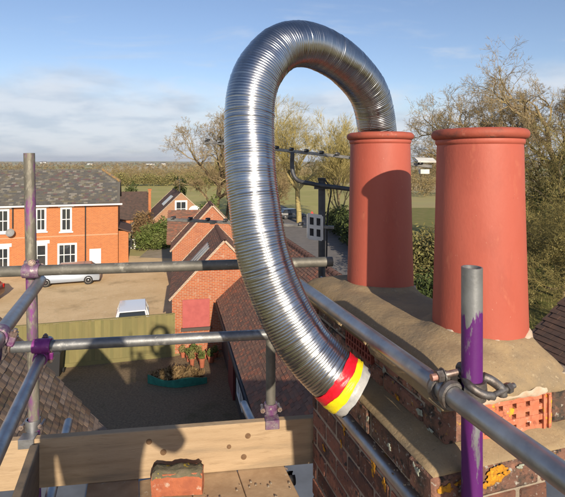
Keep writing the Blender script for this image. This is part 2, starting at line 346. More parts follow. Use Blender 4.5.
M_path = mat('earth_track', (0.34,0.28,0.21), (0.26,0.22,0.15), scale=1.2, rough=0.95, bump=0.01, bscale=12)
M_grass = mat('rough_grass', (0.17,0.175,0.05), (0.24,0.205,0.075), scale=0.8, rough=0.95, bump=0.05, bscale=6, detail=8, spots=[((0.17,0.13,0.06), 1.6, 0.58, 0.74)], spec=0.15)
M_bark = mat('tan_bark', (0.28,0.22,0.12), (0.20,0.155,0.085), scale=5, rough=0.95, spec=0.15)  # tan bark, the tree's own colour
M_bark_brown = mat('brown_bark', (0.14,0.10,0.06), (0.09,0.07,0.045), scale=5, rough=0.95, spec=0.15)
M_twig_gold = mat('golden_twigs', (0.38,0.30,0.12), (0.30,0.235,0.09), scale=1.0, rough=0.9, tone=(0.30,0.26,0.10), spec=0.15)
M_twig_brown = mat('brown_twigs', (0.25,0.175,0.105), (0.19,0.14,0.08), scale=1.0, rough=0.9, tone=(0.28,0.225,0.11), spec=0.15)
M_twig_thicket = mat('thicket_twigs', (0.29,0.225,0.085), (0.20,0.165,0.06), scale=0.7, rough=0.9, tone=(0.22,0.19,0.07), spec=0.15)
M_leaf_dark = mat('dark_evergreen_leaf', (0.035,0.055,0.014), (0.055,0.075,0.02), scale=1.5, rough=0.7, tone=(0.075,0.095,0.025), spec=0.3)
M_leaf_olive = mat('olive_leaf', (0.17,0.165,0.055), (0.13,0.13,0.042), scale=1.0, rough=0.8, tone=(0.25,0.21,0.085), spec=0.2)
M_leaf_green = mat('bright_hedge_leaf', (0.075,0.12,0.02), (0.10,0.125,0.03), scale=1.0, rough=0.75, tone=(0.13,0.15,0.045), spec=0.3)
M_leaf_dead = mat('dead_brown_foliage', (0.17,0.105,0.055), (0.12,0.08,0.04), scale=1.0, rough=0.9, tone=(0.22,0.15,0.07), spec=0.15)
M_wood_far = mat('winter_woodland', (0.20,0.15,0.07), (0.14,0.12,0.05), scale=0.04, rough=0.95, tone=(0.27,0.20,0.095), spec=0.1)
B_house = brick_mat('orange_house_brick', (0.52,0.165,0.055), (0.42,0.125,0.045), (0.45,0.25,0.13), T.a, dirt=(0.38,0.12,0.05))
B_gable = brick_mat('red_gable_brick', (0.44,0.125,0.05), (0.33,0.085,0.04), (0.42,0.27,0.18), R(12), dirt=(0.25,0.08,0.045), offset_white=(0.46,0.30,0.22))
B_pink = brick_mat('pinkish_brick', (0.40,0.20,0.11), (0.34,0.16,0.09), (0.42,0.29,0.19), R(12), dirt=(0.30,0.16,0.10))
B_main = brick_mat('dark_red_house_brick', (0.30,0.10,0.06), (0.22,0.08,0.05), (0.36,0.29,0.22), T.a)  # dark red brick of the near house and the stack base

rng = random.Random(7)

# ================================================================== THE SETTING
def fbm(x, y, seed=0):
    v = 0
    for k, (fx, am) in enumerate(((1, 1.0), (2.1, 0.5), (4.3, 0.25))):
        v = v + am*np.sin(x*fx*1.0 + seed*1.7 + k*2.1 + 1.3*np.sin(y*fx*0.8 + k + seed))*np.cos(y*fx*0.9 + seed*0.6 + k*1.1)
    return v
def ground_h(x, y):
    d = np.hypot(x, y)
    far = np.clip((d-260)/2500, 0, 1)
    hills = np.clip((d-3500)/3500, 0, 1)
    dip = np.clip((d-195)/160, 0, 1); dip = dip*dip*(3-2*dip)
    return GZ - 11*dip + far*(1.5*fbm(x/420, y/420, 1)) + np.clip((d-900)/3500, 0, 1)*6 + hills*(19 + 13*fbm(x/1900, y/1900, 3))
def build_ground():
    g = np.concatenate([[0], np.geomspace(12, 9500, 54)])
    xs = np.concatenate([-g[:0:-1], g]); ys = np.concatenate([-g[20:0:-1], g])
    X, Y = np.meshgrid(xs, ys); Zz = ground_h(X, Y)
    V = np.stack([X.ravel(), Y.ravel(), Zz.ravel()], 1); nx = len(xs)
    fs = [(j*nx+i, j*nx+i+1, (j+1)*nx+i+1, (j+1)*nx+i) for j in range(len(ys)-1) for i in range(nx-1)]
    m = bpy.data.materials.new('field_patchwork'); m.use_nodes = True
    nt = m.node_tree; N = nt.nodes.new; L = nt.links.new; bs = nt.nodes['Principled BSDF']; bs.inputs['Roughness'].default_value = 0.95; bs.inputs['Specular IOR Level'].default_value = 0.1
    geo = N('ShaderNodeNewGeometry'); vo = N('ShaderNodeTexVoronoi'); vo.inputs['Scale'].default_value = 0.0052
    L(geo.outputs['Position'], vo.inputs['Vector'])
    sp = N('ShaderNodeSeparateColor'); L(vo.outputs['Color'], sp.inputs[0])
    cr = N('ShaderNodeValToRGB'); cr.color_ramp.interpolation = 'CONSTANT'
    cols = [(0.0,(0.31,0.30,0.11)),(0.3,(0.42,0.34,0.19)),(0.5,(0.27,0.275,0.095)),(0.7,(0.38,0.33,0.15)),(0.85,(0.50,0.41,0.25))]
    e = cr.color_ramp.elements; e[0].position = 0; e[0].color = (*cols[0][1],1); e[1].position = cols[1][0]; e[1].color = (*cols[1][1],1)
    for pz, cc in cols[2:]:
        q = e.new(pz); q.color = (*cc,1)
    L(sp.outputs[0], cr.inputs[0])
    nz = N('ShaderNodeTexNoise'); nz.inputs['Scale'].default_value = 0.12; nz.inputs['Detail'].default_value = 9; nz.inputs['Roughness'].default_value = 0.65; L(geo.outputs['Position'], nz.inputs['Vector'])
    mx = N('ShaderNodeMixRGB'); mx.blend_type = 'OVERLAY'; mx.inputs[0].default_value = 0.5; L(cr.outputs[0], mx.inputs[1]); L(nz.outputs['Color'], mx.inputs[2])
    hs = N('ShaderNodeMixRGB'); hs.inputs[0].default_value = 0.35; L(cr.outputs[0], hs.inputs[1]); L(mx.outputs[0], hs.inputs[2])
    L(hs.outputs[0], bs.inputs['Base Color'])
    structure(mesh_obj('ground', V, fs, m, smooth=True))
build_ground()
def sheet(name, pts, material, lift, sub=0):
    mb = MB(); mb.poly([(x, y, GZ+lift) for x, y in pts]); return structure(mb.build(name, material))
sheet('meadow', [(-60,62),(-9,60),(14,90),(30,180),(-90,190),(-100,110)], mat('meadow_grass', (0.42,0.37,0.14), (0.33,0.31,0.105), scale=0.06, rough=0.95, bump=0.02, bscale=2, detail=8, spots=[((0.44,0.34,0.17), 0.18, 0.52, 0.72), ((0.22,0.22,0.075), 0.5, 0.58, 0.75)], spec=0.1), 0.004)
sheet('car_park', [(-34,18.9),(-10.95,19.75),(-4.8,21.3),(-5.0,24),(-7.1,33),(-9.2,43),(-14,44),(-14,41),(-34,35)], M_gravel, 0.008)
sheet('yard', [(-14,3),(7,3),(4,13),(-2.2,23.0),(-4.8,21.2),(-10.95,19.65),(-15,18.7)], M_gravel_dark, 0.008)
sheet('track', [(-9.2,42.6),(-7.3,36),(-6.9,36),(-8.6,50),(-9.6,66),(-12.8,66),(-13.4,50),(-12.9,43.2)], M_path, 0.012)
sheet('grass_verge', [(7,20),(60,20),(60,90),(14,90),(9,60),(7.6,42)], M_grass, 0.010)
road_c = [(6.5,14),(4.8,26),(4.2,36),(4.0,46),(3.2,58),(1.2,72),(-3,92),(-9,120)]
def strip(name, path_, w, material, lift):
    mb = MB(); P = [Vector((x, y, 0)) for x, y in path_]; vs = []
    for i, p in enumerate(P):
        d = (P[min(i+1, len(P)-1)]-P[max(i-1, 0)]).normalized(); n = Vector((d.y, -d.x, 0))
        vs += [(p.x-n.x*w/2, p.y-n.y*w/2, GZ+lift), (p.x+n.x*w/2, p.y+n.y*w/2, GZ+lift)]
    mb.add(vs, [(2*i, 2*i+1, 2*i+3, 2*i+2) for i in range(len(P)-1)])
    return structure(mb.build(name, material))
strip('road', road_c, 6.2, M_asphalt, 0.02)
def kerb(side):
    mb = MB(); P = [Vector((x, y, 0)) for x, y in road_c]; q = []
    for i, p in enumerate(P):
        d = (P[min(i+1, len(P)-1)]-P[max(i-1, 0)]).normalized(); n = Vector((d.y, -d.x, 0))*side; q.append((p+n*3.1, n))
    vs = []
    for p, n in q: vs += [p+UP*GZ, p+UP*(GZ+0.12), p+n*0.14+UP*(GZ+0.12), p+n*0.14+UP*GZ]
    mb.add(vs, [(4*i+k, 4*i+(k+1)%4, 4*i+4+(k+1)%4, 4*i+4+k) for i in range(len(P)-1) for k in range(4)])
    structure(mb.build('kerb', mat('kerb_stone', (0.28,0.26,0.23), (0.22,0.21,0.18), scale=4, rough=0.9)))
kerb(1); kerb(-1)

# ================================================================== CHIMNEY STACK
NS0, NS1, NT0, NT1 = 0.773, 1.225, 1.055, 2.245          # neck
LS0, LS1, LT0, LT1 = 0.697, 1.300, 0.998, 2.300          # oversailing course
WS0, WS1, WT0, WT1 = 0.835, 1.165, 1.110, 2.165          # wall below
stack = thing('chimney_stack', 'old lichen covered brick chimney stack with sandy mortar top carrying two red pots', 'chimney', T.p(1.0, 1.65, -3.0))
def ring_boxes(s0, s1, t0, t1, z0, z1, name, material, inset):
    mb = MB(); mb.box(T.p((s0+s1)/2, (t0+t1)/2, (z0+z1)/2), T.r, T.f, UP, (s1-s0)/2-inset, (t1-t0)/2-inset, (z1-z0)/2)
    return mb.build(name, material, stack)
ring_boxes(NS0, NS1, NT0, NT1, -0.750, -0.600, 'neck_core', M_mortar, 0.010)
ring_boxes(LS0, LS1, LT0, LT1, -0.848, -0.764, 'corbel_core', M_mortar, 0.009)
ring_boxes(WS0, WS1, WT0, WT1, -1.92, -0.8485, 'wall_core', M_mortar, 0.0045)
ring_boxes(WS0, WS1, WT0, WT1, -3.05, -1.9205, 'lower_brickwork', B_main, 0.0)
BRICK_MESH = {}
def brick_mesh(length, depth, height, var):
    key = (round(length, 3), round(depth, 3), round(height, 3), var)
    if key not in BRICK_MESH:
        r_ = random.Random(hash(key) & 0xffff); mb = MB()
        mb.bevbox((0,0,0), (1,0,0), (0,1,0), (0,0,1), length/2, depth/2, height/2, 0.0055)
        me = bpy.data.meshes.new('brick')
        me.from_pydata([(x+r_.uniform(-1,1)*0.0018, y+r_.uniform(-1,1)*0.0018, z+r_.uniform(-1,1)*0.0015) for x, y, z in mb.v], [], mb.f)
        BRICK_MESH[key] = me
    return BRICK_MESH[key]
def lay(p, ang, length, depth, height, material, parent=None):
    base = brick_mesh(length, depth, height, rng.randrange(4)); k = (base.name, material.name)
    if not base.materials: base.materials.append(material); me = base
    elif base.materials[0] is material: me = base
    else:
        me = LAYC.get(k)
        if me is None: me = base.copy(); me.materials.clear(); me.materials.append(material); LAYC[k] = me
    o = bpy.data.objects.new('brick', me); COL.objects.link(o)
    o.location = (p.x, p.y, p.z+Z0); o.rotation_euler = (rng.uniform(-1,1)*0.008, rng.uniform(-1,1)*0.008, ang + rng.uniform(-1,1)*0.008)
    adopt(o, parent or stack); return o
LAYC = {}
def run(length, offset, bl=0.215, j=0.010):            # pieces along a face: list of (start, len)
    out = []; x = -offset
    while x < length-0.02:
        a = max(0.0, x); b = min(length, x+bl)
        if b-a > 0.03: out.append((a, b-a))
        x += bl+j
    return out
def course(s0, s1, t0, t1, zc, h, k, material, depth=0.1, bl=0.215, skip=None, jut=0.004):
    ph = (k % 2)*0.1125
    for face in ('left', 'right'):
        for a, ln in run(t1-t0, ph, bl):
            tc = t0+a+ln/2
            if skip and skip(face, tc, ln): continue
            s = s0+depth/2 if face == 'left' else s1-depth/2
            lay(T.p(s+rng.uniform(-1,1)*jut, tc, zc), T.a+math.pi/2, ln, depth, h, material)
    for face in ('front', 'back'):
        for a, ln in run(s1-s0-2*depth-0.02, 0.1125-ph, bl):
            sc = s0+depth+0.01+a+ln/2
            if skip and skip(face, sc, ln): continue
            t = t0+depth/2 if face == 'front' else t1-depth/2
            lay(T.p(sc, t+rng.uniform(-1,1)*jut, zc), T.a, ln, depth, h, material)
zc = -0.893; k = 0
while zc > -1.90:
    course(WS0, WS1, WT0, WT1, zc, 0.073, k, M_brick, jut=0.0025); zc -= 0.083; k += 1
course(LS0, LS1, LT0, LT1, -0.8055, 0.077, 1, M_brick_top, jut=0.004)
AB_T0, AB_T1 = 1.450, 1.652
def skip_neck(face, c, ln):
    if face == 'left': return c+ln/2 > AB_T0-0.005 and c-ln/2 < AB_T1+0.005
    if face == 'front': return True
    return False
course(NS0, NS1, NT0, NT1, -0.640, 0.056, 0, M_brick_top, skip=skip_neck)
course(NS0, NS1, NT0, NT1, -0.706, 0.056, 1, M_brick_top, skip=lambda f, c, l: f == 'front')
for a0, a1 in ((1.240, 1.444), (1.658, 1.80)):
    lay(T.p(NS0+0.05, (a0+a1)/2, -0.640), T.a+math.pi/2, a1-a0, 0.1, 0.056, M_brick_top)
lay(T.p(NS0+0.035, NT0+0.05, -0.666), T.a, 0.062, 0.1, 0.05, M_brick_top)
lay(T.p(NS1-0.055, NT0+0.05, -0.674), T.a, 0.10, 0.1, 0.085, M_brick_top)
def air_brick(label, origin, ux, n_out, w, h, dep, cols_, rows_, hw, hh, material, flange=0.0):
    # a perforated tile: bars between real holes, near-black plate behind painting in their shade
    mb = MB(); ux = Vector(ux); n_out = Vector(n_out)
    xs = [0.0]; gx = (w-cols_*hw)/(cols_+1)
    zs = [0.0]; gz = (h-rows_*hh)/(rows_+1)
    ex = [0.0]; ez = [0.0]
    for i in range(cols_): ex += [gx+(gx+hw)*i, (gx+hw)*(i+1)]
    ex.append(w)
    for i in range(rows_): ez += [gz+(gz+hh)*i, (gz+hh)*(i+1)]
    ez.append(h)
    for i in range(len(ex)-1):
        for j in range(len(ez)-1):
            if i % 2 == 1 and j % 2 == 1: continue
            c = Vector(origin)+ux*((ex[i]+ex[i+1])/2)+UP*((ez[j]+ez[j+1])/2)-n_out*dep/2
            dj = 0.0008*((i*3+j) % 3)
            mb.box(c+n_out*dj, ux, n_out, UP, (ex[i+1]-ex[i])/2, dep/2, (ez[j+1]-ez[j])/2)
    if flange:
        mb.box(Vector(origin)+ux*(w-0.014)+UP*h/2+n_out*0.002, ux, n_out, UP, 0.0035, 0.006, h/2-0.004)
        mb.box(Vector(origin)+ux*(w-0.030)+UP*h/2+n_out*0.001, ux, n_out, UP, 0.0035, 0.005, h/2-0.004)
    o = mb.build('air_brick', material, stack); o['label'] = label
    b = MB(); b.box(Vector(origin)+ux*w/2+UP*h/2-n_out*(dep+0.003), ux, n_out, UP, w/2, 0.002, h/2); b.build('hole_shade_plate', M_soot_hole_shade, o)
air_brick('red air brick with two rows of slots', T.p(NS0-0.003, AB_T1, -0.683), -T.f, -T.r, AB_T1-AB_T0, 0.054, 0.02, 9, 2, 0.012, 0.017, M_airbrick_red)
air_brick('orange air brick with square holes and yellow lichen', T.p(NS0+0.085, NT0-0.006, -0.738), T.r, -T.f, 0.258, 0.100, 0.02, 5, 3, 0.014, 0.013, M_airbrick, 0.01)
def pnoise(a, b, sd=0): return float(fbm(np.array(a*9.0), np.array(b*9.0), sd))
def fillet():
    # sloping mortar between neck and oversailing course
    mb = MB(); n = 0
    inner = [(NS0+0.012, NT0+0.012), (NS1-0.012, NT0+0.012), (NS1-0.012, NT1-0.012), (NS0+0.012, NT1-0.012)]
    outer = [(LS0+0.002, LT0+0.002), (LS1-0.002, LT0+0.002), (LS1-0.002, LT1-0.002), (LS0+0.002, LT1-0.002)]
    rings = 6; per = 4*26; vs = []
    def loop(c, i):
        e, f = divmod(i, 26); a = c[e]; b = c[(e+1) % 4]; f /= 26; return a[0]+(b[0]-a[0])*f, a[1]+(b[1]-a[1])*f
    for k in range(rings+1):
        w = k/rings
        for i in range(per):
            a = loop(inner, i); b = loop(outer, i); s = a[0]+(b[0]-a[0])*w; t = a[1]+(b[1]-a[1])*w
            j = 0.006*pnoise(s*3, t*3, 2)
            z = -0.728-0.034*w**1.3+0.004*pnoise(s*4, t*4, 5)*(1-w*0.4)
            if k == rings: s += j*0.6; t += j*0.6
            vs.append(T.p(s, t, z))
    for i in range(per):
        b = loop(outer, i); vs.append(T.p(b[0], b[1], -0.7665))
    mb.add(vs, [(k*per+i, k*per+(i+1) % per, (k+1)*per+(i+1) % per, (k+1)*per+i) for k in range(rings+1) for i in range(per)])
    mb.build('mortar_fillet', M_flaunch, stack, smooth=True)
fillet()
POTS = ((1.0713, 1.2874), (1.058, 1.910))
def flaunch_z(s, t):
    cs, ct = (NS0+NS1)/2, (NT0+NT1)/2
    u = abs(s-cs)/((NS1-NS0)/2+0.012); v = abs(t-ct)/((NT1-NT0)/2+0.012)
    e = (min(1, u)**5 + min(1, v)**12)
    z = -0.528 - 0.085*min(1.2, e) - 0.018*(t-NT0)/(NT1-NT0)
    z += 0.0022*pnoise(s*1.1, t*1.1, 1) + 0.0010*pnoise(s*4, t*4, 4)
    for ps, pt in POTS:
        r = math.hypot(s-ps, t-pt); z += 0.016*math.exp(-((max(0, r-0.147))/0.022)**2)
    return z
def flaunching():
    mb = MB(); ns, nt_ = 44, 92; vs = []
    e = 0.016
    for j in range(nt_+1):
        for i in range(ns+1):
            s = NS0-e+(NS1-NS0+2*e)*i/ns; t = NT0-e+(NT1-NT0+2*e)*j/nt_
            if i in (0, ns): s += 0.003*pnoise(t*2.2, s, 7)
            if j in (0, nt_): t += 0.005*pnoise(s*4, t, 8)
            vs.append(T.p(s, t, flaunch_z(s, t)))
    fs = [(j*(ns+1)+i, j*(ns+1)+i+1, (j+1)*(ns+1)+i+1, (j+1)*(ns+1)+i) for j in range(nt_) for i in range(ns)]
    per = [i for i in range(ns+1)] + [(j*(ns+1)+ns) for j in range(1, nt_+1)] + [nt_*(ns+1)+i for i in range(ns-1, -1, -1)] + [j*(ns+1) for j in range(nt_-1, 0, -1)]
    b = len(vs)
    for q in per:
        p = vs[q]; c = T.p((NS0+NS1)/2, (NT0+NT1)/2, 0); d = Vector((c.x-p.x, c.y-p.y, 0)).normalized()*0.01
        vs.append(Vector((p.x+d.x, p.y+d.y, -0.640 if p.y < 1.6 else -0.612)))
    n = len(per)
    fs += [(per[i], b+i, b+(i+1) % n, per[(i+1) % n]) for i in range(n)]
    mb.add(vs, fs); mb.build('flaunching', M_flaunch, stack, smooth=True)
flaunching()
def white_smear(ps, pt, a0, a1, r0, r1, hmax, sd, z0):
    # thin pale mortar feathered up the foot of a pot; r0/r1 are the pot radius at the foot and a hand higher
    mb = MB(); n = 90; vs = []
    for i in range(n+1):
        an = a0+(a1-a0)*i/n; f = i/n
        h = hmax*(0.42+0.34*math.sin(an*4.3+sd)+0.16*math.sin(an*10.9+sd*2.3)*math.sin(an*2.1+sd)+0.07*math.sin(an*27.7+sd)*math.sin(an*3.7))*min(1, 5*f, 5*(1-f))+0.001
        for rr, zz in ((r0+0.013+0.003*math.sin(an*5+sd), -0.022), (r0+0.0075, h*0.30), (r0+0.0022-0.03*h, h*0.85), (r0-0.002-0.03*h, h)):
            q = T.p(ps+rr*math.cos(an), pt+rr*math.sin(an), 0); vs.append(Vector((q.x, q.y, z0+zz)))
    mb.add(vs, [(4*i+k, 4*i+4+k, 4*i+5+k, 4*i+1+k) for i in range(n) for k in range(3)])
    mb.build('mortar_smear', M_mortar_white, stack, smooth=True)
white_smear(*POTS[0], R(228), R(345), 0.1455, 0.15, 0.021, 3, -0.532)
white_smear(*POTS[0], R(160), R(208), 0.1455, 0.15, 0.026, 5, -0.532)
white_smear(*POTS[1], R(190), R(330), 0.1455, 0.15, 0.008, 6, -0.542)
mb = MB(); vs = []
for i in range(31):
    f = i/30; s_ = NS0+0.09+0.23*f; w_ = 0.006+0.005*math.sin(f*9)+0.003*math.sin(f*31)
    for dz, dt in ((-0.006-w_*0.4, -0.008), (0.002, -0.016), (w_+0.004, -0.012)): vs.append(T.p(s_, NT0+dt, -0.632+dz))
mb.add(vs, [(3*i+k, 3*i+3+k, 3*i+4+k, 3*i+1+k) for i in range(30) for k in range(2)]); mb.build('mortar_smear', M_mortar_white, stack, smooth=True)
def lichen(c, ux, uz, n_out, w, h, material, sd):
    r_ = random.Random(int(sd*100)); k = max(2, min(5, int(w*h*3500)))
    for q in range(k):
        f = 0.62 if q == 0 else r_.uniform(0.22, 0.42); a = r_.uniform(0, 6.28); d = 0 if q == 0 else r_.uniform(0.34, 0.55)
        crust(Vector(c)+ux*math.cos(a)*w*d+uz*math.sin(a)*h*d, ux, uz, n_out, w*f, h*f, material, sd+q*1.7)
def crust(c, ux, uz, n_out, w, h, material, sd):
    mb = MB(); m = 30; vs = [Vector(c)+n_out*0.0014]
    for ring, (k, z) in enumerate(((0.55, 0.0013), (0.9, 0.0009), (1.0, -0.0008))):
        for i in range(m):
            a = 2*math.pi*i/m; q = k*(1+0.20*math.sin(a*3+sd)+0.14*math.sin(a*5+sd*2.3)+0.10*math.sin(a*8+sd))
            vs.append(Vector(c)+ux*math.cos(a)*w/2*q+uz*math.sin(a)*h/2*q+n_out*(z-0.0005))
    fs = [(0, 1+i, 1+(i+1) % m) for i in range(m)]+[(1+r_*m+i, 1+(r_+1)*m+i, 1+(r_+1)*m+(i+1) % m, 1+r_*m+(i+1) % m) for r_ in range(2) for i in range(m)]
    mb.add(vs, fs); mb.build('lichen_patch', material, stack, smooth=True)
M_lich_o = mat('orange_lichen', (0.50,0.235,0.012), (0.36,0.15,0.012), scale=60, rough=0.95, bump=0.001, bscale=200, spots=[((0.30,0.13,0.02), 110, 0.52, 0.60), ((0.52,0.30,0.02), 60, 0.56, 0.64)])
M_lich_w = mat('grey_green_lichen', (0.36,0.38,0.31), (0.27,0.28,0.22), scale=60, rough=0.95, bump=0.003, bscale=120)
for t_, z_, w_, h_ in ((1.80, -1.085, 0.028, 0.055), (1.83, -1.175, 0.015, 0.05), (1.45, -0.995, 0.05, 0.10), (1.55, -1.10, 0.04, 0.06), (1.47, -1.12, 0.03, 0.045), (2.02, -1.30, 0.03, 0.03)):
    lichen(T.p(WS0-0.003, t_, z_), T.f, UP, -T.r, w_, h_, M_lich_o, t_*9)
for s_, z_, w_, h_, m_ in ((0.735, -0.797, 0.05, 0.032, M_lich_o), (0.775, -0.788, 0.025, 0.02, M_lich_o), (0.875, -0.80, 0.085, 0.05, M_lich_o), (0.815, -0.81, 0.02, 0.02, M_lich_w), (0.955, -0.785, 0.03, 0.018, M_lich_w)):
    lichen(T.p(s_, LT0-0.004, z_), T.r, UP, -T.f, w_, h_, m_, s_*31)
for t_, z_, w_, h_, m_ in ((1.075, -0.640, 0.055, 0.038, M_lich_w), (1.17, -0.70, 0.03, 0.03, M_lich_w), (1.28, -0.715, 0.025, 0.02, M_lich_o), (1.36, -0.66, 0.03, 0.022, M_lich_w), (1.11, -0.722, 0.03, 0.015, M_lich_w)):
    lichen(T.p(NS0-0.005, t_, z_), T.f, UP, -T.r, w_, h_, m_, t_*17)
for t_, z_, w_, h_, m_ in ((1.06, -0.785, 0.03, 0.03, M_lich_w), (1.20, -0.80, 0.03, 0.022, M_lich_w), (1.33, -0.79, 0.018, 0.025, M_lich_w)):
    lichen(T.p(LS0-0.005, t_, z_), T.f, UP, -T.r, w_, h_, m_, t_*13)

def pot(ps, pt, zb, h, label, prof_k):
    c = T.p(ps, pt, zb)
    th = thing('chimney_pot', label, 'chimney pot', c, 'pair of red chimney pots on the stack')
    rb, rt, rr = prof_k
    prof = [(-0.03, rb), (0.0, rb), (h*0.35, rb-(rb-rt)*0.42), (h*0.7, rb-(rb-rt)*0.78), (h-0.065, rt+0.001), (h-0.050, rt), (h-0.047, rt+0.0035), (h-0.042, rt+0.0052), (h-0.036, rt+0.0052), (h-0.033, rt+0.004)]
    rim = [prof[-1]]
    for i in range(9):
        a = -math.pi/2+math.pi*i/8
        rim.append((h-0.0165+0.0165*math.sin(a), rr-0.0165+0.0165*math.cos(a)))
    rim += [(h, rt-0.002), (h-0.004, rt-0.012)]
    rb_ = MB(); rb_.lathe(c, UP, rim, 72, ref=(1,0,0)); rb_.build('rim', M_pot_rim, th, smooth=True, autosmooth=60)
    body = MB(); body.lathe(c, UP, prof, 72, ref=(1,0,0)); body.build('body', M_pot, th, smooth=True, autosmooth=50)
    inn = MB(); inn.lathe(c, UP, [(h-0.004, rt-0.0125), (h-0.03, rt-0.018), (0.05, rb-0.022), (0.049, 0.001)], 48); inn.build('flue_lining', M_soot_hole_shade, th, smooth=True)
pot(*POTS[0], -0.548, 0.652, 'larger open red terracotta chimney pot at the purple pole end of the stack', (0.1455, 0.1300, 0.1480))
pot(*POTS[1], -0.548, 0.677, 'red terracotta chimney pot with the silver flue pipe going into it', (0.1455, 0.1305, 0.1475))

# ================================================================== FLEXIBLE LINER
def spline(pts, n):
    P = [Vector(p) for p in pts]; P = [P[0]*2-P[1]]+P+[P[-1]*2-P[-2]]; out = []
    for i in range(1, len(P)-2):
        for k in range(n):
            t = k/n; a, b, c, d = P[i-1], P[i], P[i+1], P[i+2]
            out.append(0.5*((2*b)+(c-a)*t+(2*a-5*b+4*c-d)*t*t+(3*b-a-3*c+d)*t**3))
    out.append(P[-2]); return out
def resample(P, n):
    A = np.array([tuple(p) for p in P]); L = np.concatenate([[0], np.cumsum(np.linalg.norm(np.diff(A, axis=0), axis=1))])
    s = np.linspace(0, L[-1], n); return np.stack([np.interp(s, L, A[:, k]) for k in range(3)], 1), L[-1]
potc = T.p(*POTS[1], 0)
lp = [Vector((potc.x-0.012, potc.y, -0.25)), Vector((potc.x-0.012, potc.y, 0.0))]
lp += [at(*q) for q in ((377,131,2.135),(369,94,2.07),(348.5,67.5,1.97),(320,48.5,1.86),(297,44,1.78),(277,50.5,1.73),(261,69,1.68),(252,92,1.65),(249,122,1.63),(250.5,163,1.60),(253.5,198,1.58),(262,250,1.55),(278,297,1.53),(300,337,1.51),(320,362,1.50),(341,382,1.49),(356,393.5,1.48))]
LR = 0.0855
def liner():
    C, length = resample(spline(lp, 24), 4000)
    for _ in range(60): C[1:-1] = 0.5*C[1:-1]+0.25*(C[:-2]+C[2:])
    pitch = 0.0086; nr = int(length/pitch*7); C, length = resample([tuple(c) for c in C], nr); ns = 72
    Tn = np.gradient(C, axis=0); Tn /= np.linalg.norm(Tn, axis=1)[:, None]
    A = np.zeros_like(C); a = np.cross(Tn[0], (0, 1, 0)); a /= np.linalg.norm(a)
    for i in range(nr):
        a = a-Tn[i]*np.dot(a, Tn[i]); a /= np.linalg.norm(a); A[i] = a
    B = np.cross(Tn, A)
    th_ = np.linspace(0, 2*np.pi, ns, endpoint=False); s = np.linspace(0, length, nr)
    ph = (s[:, None]/pitch + th_[None, :]/(2*np.pi)) % 1.0
    prof = np.where(ph < 0.42, np.sin(np.pi*ph/0.42), 0.0)
    rs = np.random.RandomState(3)
    idx = np.floor(s/pitch).astype(int); jit = rs.normal(0, 1, idx.max()+2)
    wob = 0.0007*np.sin(th_*3+0.6)[None, :]*np.sin(s*21)[:, None] + 0.0006*np.sin(5*th_[None, :]+s[:, None]*13)
    amp = 0.00085*np.clip(1+0.45*jit[idx], 0.3, 2.0)[:, None]
    rad = LR-0.0010+amp*prof+wob+0.00025*jit[idx][:, None]*np.cos(th_[None, :]*2+idx[:, None]*0.9)
    V = C[:, None, :]+A[:, None, :]*(np.cos(th_)[None, :]*rad)[:, :, None]+B[:, None, :]*(np.sin(th_)[None, :]*rad)[:, :, None]
    nc = int(nr*(1-0.034/length)); i, j = np.meshgrid(np.arange(nc), np.arange(ns), indexing='ij'); jn = (j+1) % ns
    Fc = np.stack([i*ns+j, i*ns+jn, (i+1)*ns+jn, (i+1)*ns+j], -1).reshape(-1, 4)
    th = thing('flue_liner', 'shiny corrugated flexible steel flue liner looping out of the chimney pot, taped end', 'flue pipe', tuple(C[0]))
    mesh_obj('corrugated_tube', V.reshape(-1, 3), Fc, M_liner, th, smooth=True)
    def band(name, d0, d1, r, material, lab, sd, taper=0.0):
        ks = [int((length-d)/length*(nr-1)) for d in np.linspace(d0, d1, 9)]
        vs = []; n = 64
        for q, kk in enumerate(ks):
            w = q/8
            for b in range(n):
                an = 2*math.pi*b/n; edge = 0.0035*math.sin(an*2+sd)+0.0015*math.sin(an*7+sd*2) if q in (0, 8) else 0
                k2 = min(nr-1, max(0, kk+int(edge/length*nr)))
                rr = r+0.0009*math.sin(an*5+q*1.7+sd)+0.0006*math.sin(an*13+q)-taper*w**2
                if q in (0, 8) and taper == 0: rr -= 0.0012
                vs.append(C[k2]+A[k2]*math.cos(an)*rr+B[k2]*math.sin(an)*rr)
        fs = [(q*n+b, q*n+(b+1) % n, (q+1)*n+(b+1) % n, (q+1)*n+b) for q in range(8) for b in range(n)]
        o = mesh_obj(name, vs, fs, material, th, smooth=True)
        if lab: o['label'] = lab
        return ks
    band('tape_band', 0.092, 0.054, LR+0.0018, M_red, 'red tape band', 0.5)
    band('tape_band', 0.058, 0.027, LR+0.0034, M_yellow, 'yellow tape band', 1.9)
    band('end_cuff', 0.040, 0.0, LR+0.0012, M_clear, 'frosted clear taped end', 3.0, taper=0.006)
    e = nr-1; mb = MB(); n = 48; vs = []
    for rr, off in ((LR-0.0045, 0.0), (LR-0.012, 0.002), (LR-0.018, -0.02)):
        for b in range(n):
            an = 2*math.pi*b/n; vs.append(Vector(C[e]+A[e]*math.cos(an)*rr+B[e]*math.sin(an)*rr+Tn[e]*off))
    fs = [(q*n+b, q*n+(b+1) % n, (q+1)*n+(b+1) % n, (q+1)*n+b) for q in range(2) for b in range(n)]+[tuple(range(2*n, 3*n))]
    mb.add(vs, fs); mb.build('inner_wall', M_clear, th, smooth=True)
liner()

